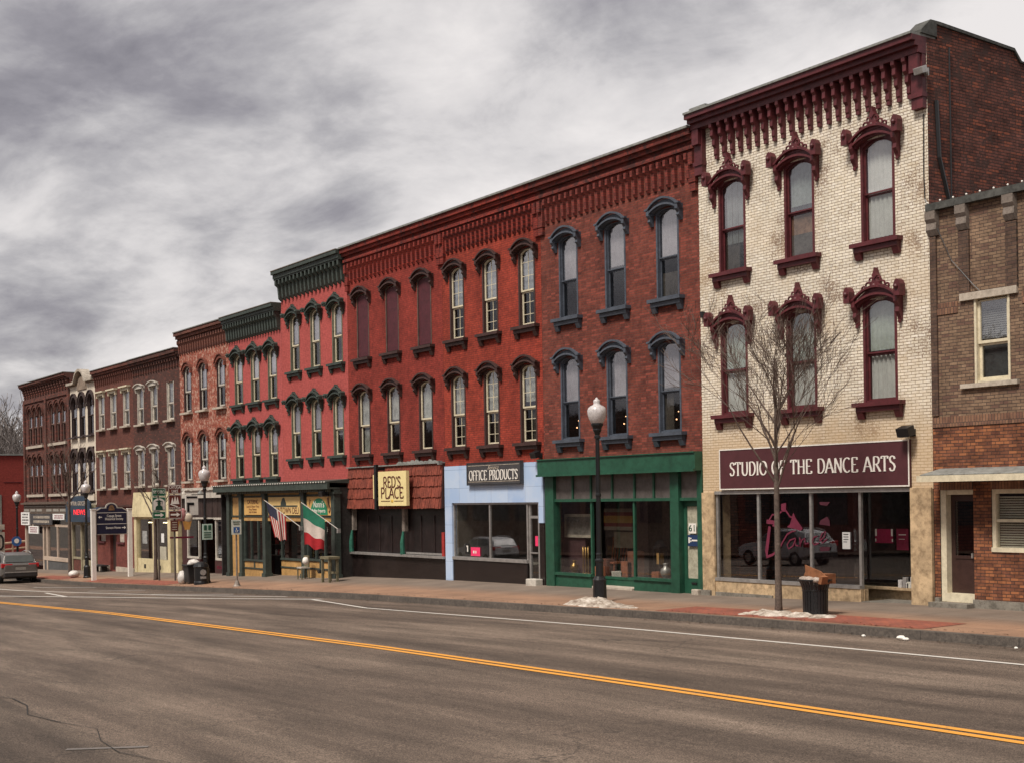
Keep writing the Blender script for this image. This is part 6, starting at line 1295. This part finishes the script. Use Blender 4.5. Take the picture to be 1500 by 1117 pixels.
snow('dirty snow patch around the young tree and the slatted trash can', [(-20.9, 20.3, .45, .12), (-20.4, 20.2, .45, .15), (-19.8, 20.3, .45, .12), (-19.3, 20.35, .45, .09), (-21.1, 20.0, .3, .07)], M_SNOW)
# leaf and grit litter in the gutter and on the kerb
m = MB(); rnd = random.Random(5)
for i in range(900):
    x = -12 - 62 * rnd.random() ** 1.3; y = 19.25 - abs(rnd.gauss(0, .22)) if rnd.random() < .6 else 19.55 + abs(rnd.gauss(0, .12)); s = rnd.uniform(.012, .045); z = gz(x, y) + .012; a = rnd.random() * 3
    m.add([(x + s * math.cos(a), y + s * math.sin(a), z), (x + s * math.cos(a + 2), y + s * math.sin(a + 2), z + .01), (x + s * math.cos(a + 4), y + s * math.sin(a + 4), z + .015)], [(0, 1, 2)])
o = tag(m.make('leaf_litter', paint('dry leaf litter', (.13, .085, .05), .9, .6, 8), recalc=False), 'dry leaves and grit scattered along the gutter', 'litter'); o['kind'] = 'stuff'
for i, (x, y, s) in enumerate(((-16.2, 19.05, .07), (-16.05, 19.0, .05), (-17.1, 19.1, .035), (-13.9, 19.1, .03))):
    tag(bag(MB(), (x, y, gz(x, y) + s * .6), s, (1.2, 1, .6), i + 20).make('paper_scrap', M_WTEXT), ['largest white paper scrap by the kerb below the brown door', 'small white scrap touching the largest one by the kerb', 'tiny pale scrap at the kerb left of the paper scraps', 'tiny white scrap at the kerb near the right edge'][i], 'litter')
# timber stand in front of the right ochre window
OL = paint('olive timber', (.16, .14, .085), .8, .3)
r = thing('timber_stand', 'olive wooden stand on legs at the right of the ochre window', 'stand', (-44.6, 22.0, -.45)); z = gz(-44.4, 21.9)
MB().box(-44.75, -44.05, 21.7, 22.15, z + .82, z + .92).make('top', OL, r, bevel=.01)
l0 = MB().box(-44.72, -44.64, 21.73, 21.81, z - .02, z + .82).make('leg', OL, r)
for dx, dy in ((.56, 0), (0, .3), (.56, .3)): child_copy(l0, r, (dx, dy, 0))
MB().box(-44.7, -44.1, 21.98, 22.05, z + .3, z + .38).make('rail', OL, r)
r = thing('garden_chair', 'small wooden chair holding a white cushion by the tricolour flag', 'chair', (-47.9, 22.4, gz(-47.9, 22.4))); z = gz(-47.9, 22.4)
MB().box(-48.0, -47.6, 22.3, 22.65, z + .42, z + .47).make('seat', M_WHITE, r); l0 = MB().box(-47.99, -47.95, 22.31, 22.35, z, z + .42).make('leg', OL, r)
for dx, dy in ((.35, 0), (0, .3), (.35, .3)): child_copy(l0, r, (dx, dy, 0))
MB().box(-48.0, -47.6, 22.6, 22.65, z + .47, z + .9).make('backrest', OL, r)
tag(bag(MB(), (-47.3, 22.35, z + .72), .13, (1, 1, 1.1), 33).make('white_cushion', M_WTEXT, smooth=True), 'round white bundle beside the small wooden chair', 'bundle')
floodlight('small dark speaker box at the foot of the taller pink building corner', -45.9, 22.4, -.2, M_BLACK, .6)

# ================================================================== trees
def grow(m, p, d, L_, r, lvl, rnd, up=.25, maxl=5, twmin=.004):
    pts = [Vector(p)]; rad = [r]; dd = Vector(d).normalized(); n = 4 if lvl < 3 else 3
    for i in range(n):
        dd = (dd + Vector((rnd.gauss(0, .09), rnd.gauss(0, .09), rnd.gauss(0, .05) + up * .12))).normalized()
        pts.append(pts[-1] + dd * L_ / n); rad.append(max(twmin, r * (1 - .55 * (i + 1) / n)))
    m.tube(pts, rad, 6 if lvl < 2 else (4 if lvl < 4 else 3), cap=False)
    if lvl >= maxl: return
    k = rnd.randint(3, 5) if lvl < 3 else rnd.randint(2, 4)
    for i in range(k):
        t = rnd.uniform(.25, 1.0) if i else 1.0; f = t * n; j = min(int(f), n - 1); q = pts[j].lerp(pts[j + 1], f - j)
        base = (pts[j + 1] - pts[j]).normalized(); ax = Vector((rnd.gauss(0, 1), rnd.gauss(0, 1), rnd.gauss(0, .4))).normalized(); s = rnd.uniform(.35, .75)
        nd = (base + ax * s + Vector((0, 0, up * .5))).normalized()
        grow(m, q, nd, L_ * rnd.uniform(.5, .78), max(twmin, rad[j] * rnd.uniform(.45, .65)), lvl + 1, rnd, up, maxl, twmin)
M_BARKT = paint('grey brown bark', (.115, .085, .068), .9, .45, 6, bmp=.6); M_TWIG = paint('reddish twig bark', (.12, .085, .068), .85, .3, 6)
def tree(label, x, y, fork, limbs, limbL, r0, seed, spread=.45, maxl=4, up=.3, lean=(0, 0), limbr=.45, top=None, group=None, twmin=.004):
    rnd = random.Random(seed); z = gz(x, y); r = thing('bare_tree', label, 'tree', (x, y, z), group); fk = Vector((x + lean[0], y + lean[1], fork))
    m = MB(); m.tube([(x, y, z - .1), (x + .01, y, z + .12), (x + lean[0] * .4 + .01, y + lean[1] * .4, z + (fork - z) * .4), tuple(fk), (fk.x + lean[0] * .3, fk.y, fork + limbL * .8), (fk.x + lean[0] * .3 + .05, fk.y, fork + limbL * 1.5)], [r0 * 1.35, r0, r0 * .85, r0 * .72, r0 * .4, r0 * .15], 10); m.make('trunk', M_BARKT, r, smooth=True)
    m = MB()
    for i in range(limbs):
        a = 2 * math.pi * (i * .618 + rnd.uniform(-.05, .05)); zf = fork + limbL * 1.05 * (i / limbs) - .05; s = spread * rnd.uniform(.7, 1.3)
        grow(m, (fk.x, fk.y, zf), (math.cos(a) * s, math.sin(a) * s, 1), limbL * rnd.uniform(.75, 1.1) * (1 - .35 * i / limbs), r0 * limbr * rnd.uniform(.6, 1), 1, rnd, up, maxl, twmin)
    m.make('crown', M_TWIG, r, smooth=False, recalc=False); return r
tree('young bare tree with fanning branches in front of the studio sign', -21.09, 20.94, 2.5, 12, 1.85, .078, 11, .60, 5, .22, (0, 0), .38, twmin=.004)
tree('thin bare tree left of the green guide sign', -60.14, 21.04, 1.45, 6, 1.5, .10, 5, .8, 3, .15, twmin=.006)
tree('bare tree in front of the narrow cream building, left of the third lamp', -74.7, 21.4, 1.9, 7, 2.1, .11, 8, .45, 3, .25, twmin=.008)
def btree(label, x, y, z, h, seed):
    rnd = random.Random(seed); r = thing('bare_tree', label, 'tree', (x, y, z), 'bare trees beyond the red building')
    m = MB(); m.tube([(x, y, z), (x, y, z + h * .35), (x + .3, y, z + h * .6)], [.4, .3, .12], 8); m.make('trunk', M_BARKT, r)
    m = MB()
    for i in range(12):
        a = i * 2.4; grow(m, (x, y, z + h * (.22 + .3 * i / 12)), (math.cos(a) * .8, math.sin(a) * .8, .9), h * .34, .14, 1, rnd, .25, 5, .03)
    m.make('crown', paint('distant twig grey', (.19, .165, .155), .9, .2), r, recalc=False)
btree('leftmost bare tree above the red roof line', -186, 43.5, -4, 17.5, 3); btree('bare tree above the red roof line beside the corner building', -178, 46.5, -4, 16, 4); btree('farther bare tree behind the two above the red roof', -215, 52.0, -4, 19, 9)

# ================================================================== car
def car(label, x, y, paintm, heading=0, group=None):
    """rear at local x=+, nose towards -X; length 4.6"""
    z = gz(x, y); r = thing('parked_car', label, 'car', (x, y, z), group); r0 = r
    ORG[r.name] = Vector((0, 0, 0))   # build at the origin, then place
    secs = [(-2.3, .70, .45, .78, .74), (-2.15, .86, .32, .92, .84), (-1.2, .90, .28, 1.02, .86)]
    # lower body: stations (x, halfwidth, zbottom, ztop)
    st_ = [(-2.32, .62, .42, .66), (-2.2, .80, .30, .80), (-1.9, .88, .26, .90), (-1.1, .92, .24, 1.02), (0, .93, .24, 1.06), (1.4, .93, .26, 1.10), (2.0, .91, .32, 1.12), (2.22, .86, .40, 1.08), (2.28, .80, .50, .98)]
    m = MB(); rings = []
    for sx, hw, zb_, zt_ in st_:
        ring = [(sx, -hw * .86, zb_), (sx, -hw, zb_ + .14), (sx, -hw, (zb_ + zt_) / 2 + .05), (sx, -hw * .95, zt_), (sx, hw * .95, zt_), (sx, hw, (zb_ + zt_) / 2 + .05), (sx, hw, zb_ + .14), (sx, hw * .86, zb_)]; rings.append(ring)
    vs = [p for q in rings for p in q]; fs = [(i * 8 + j, i * 8 + (j + 1) % 8, (i + 1) * 8 + (j + 1) % 8, (i + 1) * 8 + j) for i in range(len(rings) - 1) for j in range(8)] + [tuple(range(8)), tuple(range((len(rings) - 1) * 8, len(rings) * 8))]
    m.add(vs, fs)
    # cabin
    cab = [(-1.05, .86, 1.0, 1.03), (-.35, .78, 1.0, 1.50), (.3, .77, 1.0, 1.60), (1.3, .75, 1.0, 1.58), (1.85, .72, 1.0, 1.50), (2.12, .82, 1.0, 1.10)]
    v2 = [p for sx, hw, zb_, zt_ in cab for p in ((sx, -.90, zb_), (sx, -hw, zt_ - .03), (sx, -hw * .88, zt_), (sx, hw * .88, zt_), (sx, hw, zt_ - .03), (sx, .90, zb_))]
    m.add(v2, [(i * 6 + j, i * 6 + (j + 1) % 6, (i + 1) * 6 + (j + 1) % 6, (i + 1) * 6 + j) for i in range(len(cab) - 1) for j in range(6)] + [tuple(range(6)), tuple(range(30, 36))])
    body = m.make('body', paintm, r, smooth=False, bevel=.03)
    GLS = paint('tinted car glass', (.06, .065, .06), .35, .2, 1, bmp=0, spec=.8)
    m = MB(); m.quad((1.90, -.66, 1.47), (1.90, .66, 1.47), (2.135, .74, 1.14), (2.135, -.74, 1.14)); m.make('rear_window', GLS, r, recalc=False)
    for s in (-1, 1):
        m = MB(); m.quad((-.85, s * .905, 1.08), (-.3, s * .815, 1.44), (.35, s * .800, 1.53), (.4, s * .905, 1.10)); m.quad((.48, s * .905, 1.10), (.43, s * .80, 1.53), (1.25, s * .785, 1.51), (1.75, s * .89, 1.14)); m.make('side_window', GLS, r, recalc=False)
        MB().tube([(-.2, s * .70, 1.57), (.3, s * .69, 1.66), (1.4, s * .67, 1.64), (1.75, s * .66, 1.56)], .025, 6).make('roof_rail', M_METAL, r)
        m = MB(); m.box(2.10, 2.27, s * .60 - .20, s * .60 + .20, .90, 1.06); m.box(2.0, 2.25, s * .86 - .07, s * .86 + .07, .86, 1.08); m.make('tail_light', paint('tail light red', (.42, .015, .02), .2, .2, 5), r, bevel=.02)
        m = MB(); m.box(-2.3, -2.1, s * .62 - .14, s * .62 + .14, .62, .76); m.make('headlight', M_METAL, r, bevel=.02)
        MB().box(-.75, -.62, s * 1.0 - .09, s * 1.0 + .09, 1.02, 1.14).make('mirror', paintm, r, bevel=.02)
    m = MB(); m.box(1.95, 2.33, -.84, .84, .38, .62); m.make('bumper', paint('dark bumper', (.035, .03, .03), .5, .2), r, bevel=.04)
    m = MB(); m.box(2.28, 2.34, -.78, .78, .60, .65); m.box(2.24, 2.29, -.36, .36, .985, 1.01); m.make('chrome_strip', M_METAL, r)
    m = MB(); m.box(2.24, 2.29, -.26, .26, .74, .88); m.make('number_plate', paint('plate', (.30, .28, .25), .5, .3, 9), r)
    for wx in (-1.45, 1.42):
        for s in (-1, 1):
            m = MB(); prof = [(.20, -.11), (.31, -.11), (.345, -.07), (.345, .07), (.31, .11), (.20, .11)]; n = 22; b0 = len(m.v)
            for rr, yy in prof:
                for k in range(n): a = 2 * math.pi * k / n; m.v.append((wx + rr * math.cos(a), s * .83 + yy, .345 + rr * math.sin(a)))
            for i in range(len(prof) - 1):
                for k in range(n): m.f.append([b0 + i * n + k, b0 + i * n + (k + 1) % n, b0 + (i + 1) * n + (k + 1) % n, b0 + (i + 1) * n + k]); m.mi.append(0)
            wh = m.make('wheel', paint('tyre rubber', (.014, .013, .013), .85, .3), r)
            m = MB(); m.prism([(wx + .205 * math.cos(R(18 * k)), .345 + .205 * math.sin(R(18 * k))) for k in range(20)], s * .83 - .08, s * .83 + .08); m.make('rim', M_METAL, wh)
    r.rotation_euler[2] = heading; return r
CG = paint('grey brown car paint', (.16, .148, .138), .3, .15, 2, metal=.45, bmp=0)
car('grey hatchback parked at the kerb at the left edge, seen from behind', -74.9, 18.3, CG)
c2 = car('silver car parked across the street behind the camera, facing left', -69, 2.9, paint('silver car paint', (.50, .50, .50), .6, .1, 2, metal=.1, bmp=0))
copy_tree(c2, (-44.2, 2.9, gz(-44.2, 2.9)), 'second silver car across the street behind the camera, nearer the studio')
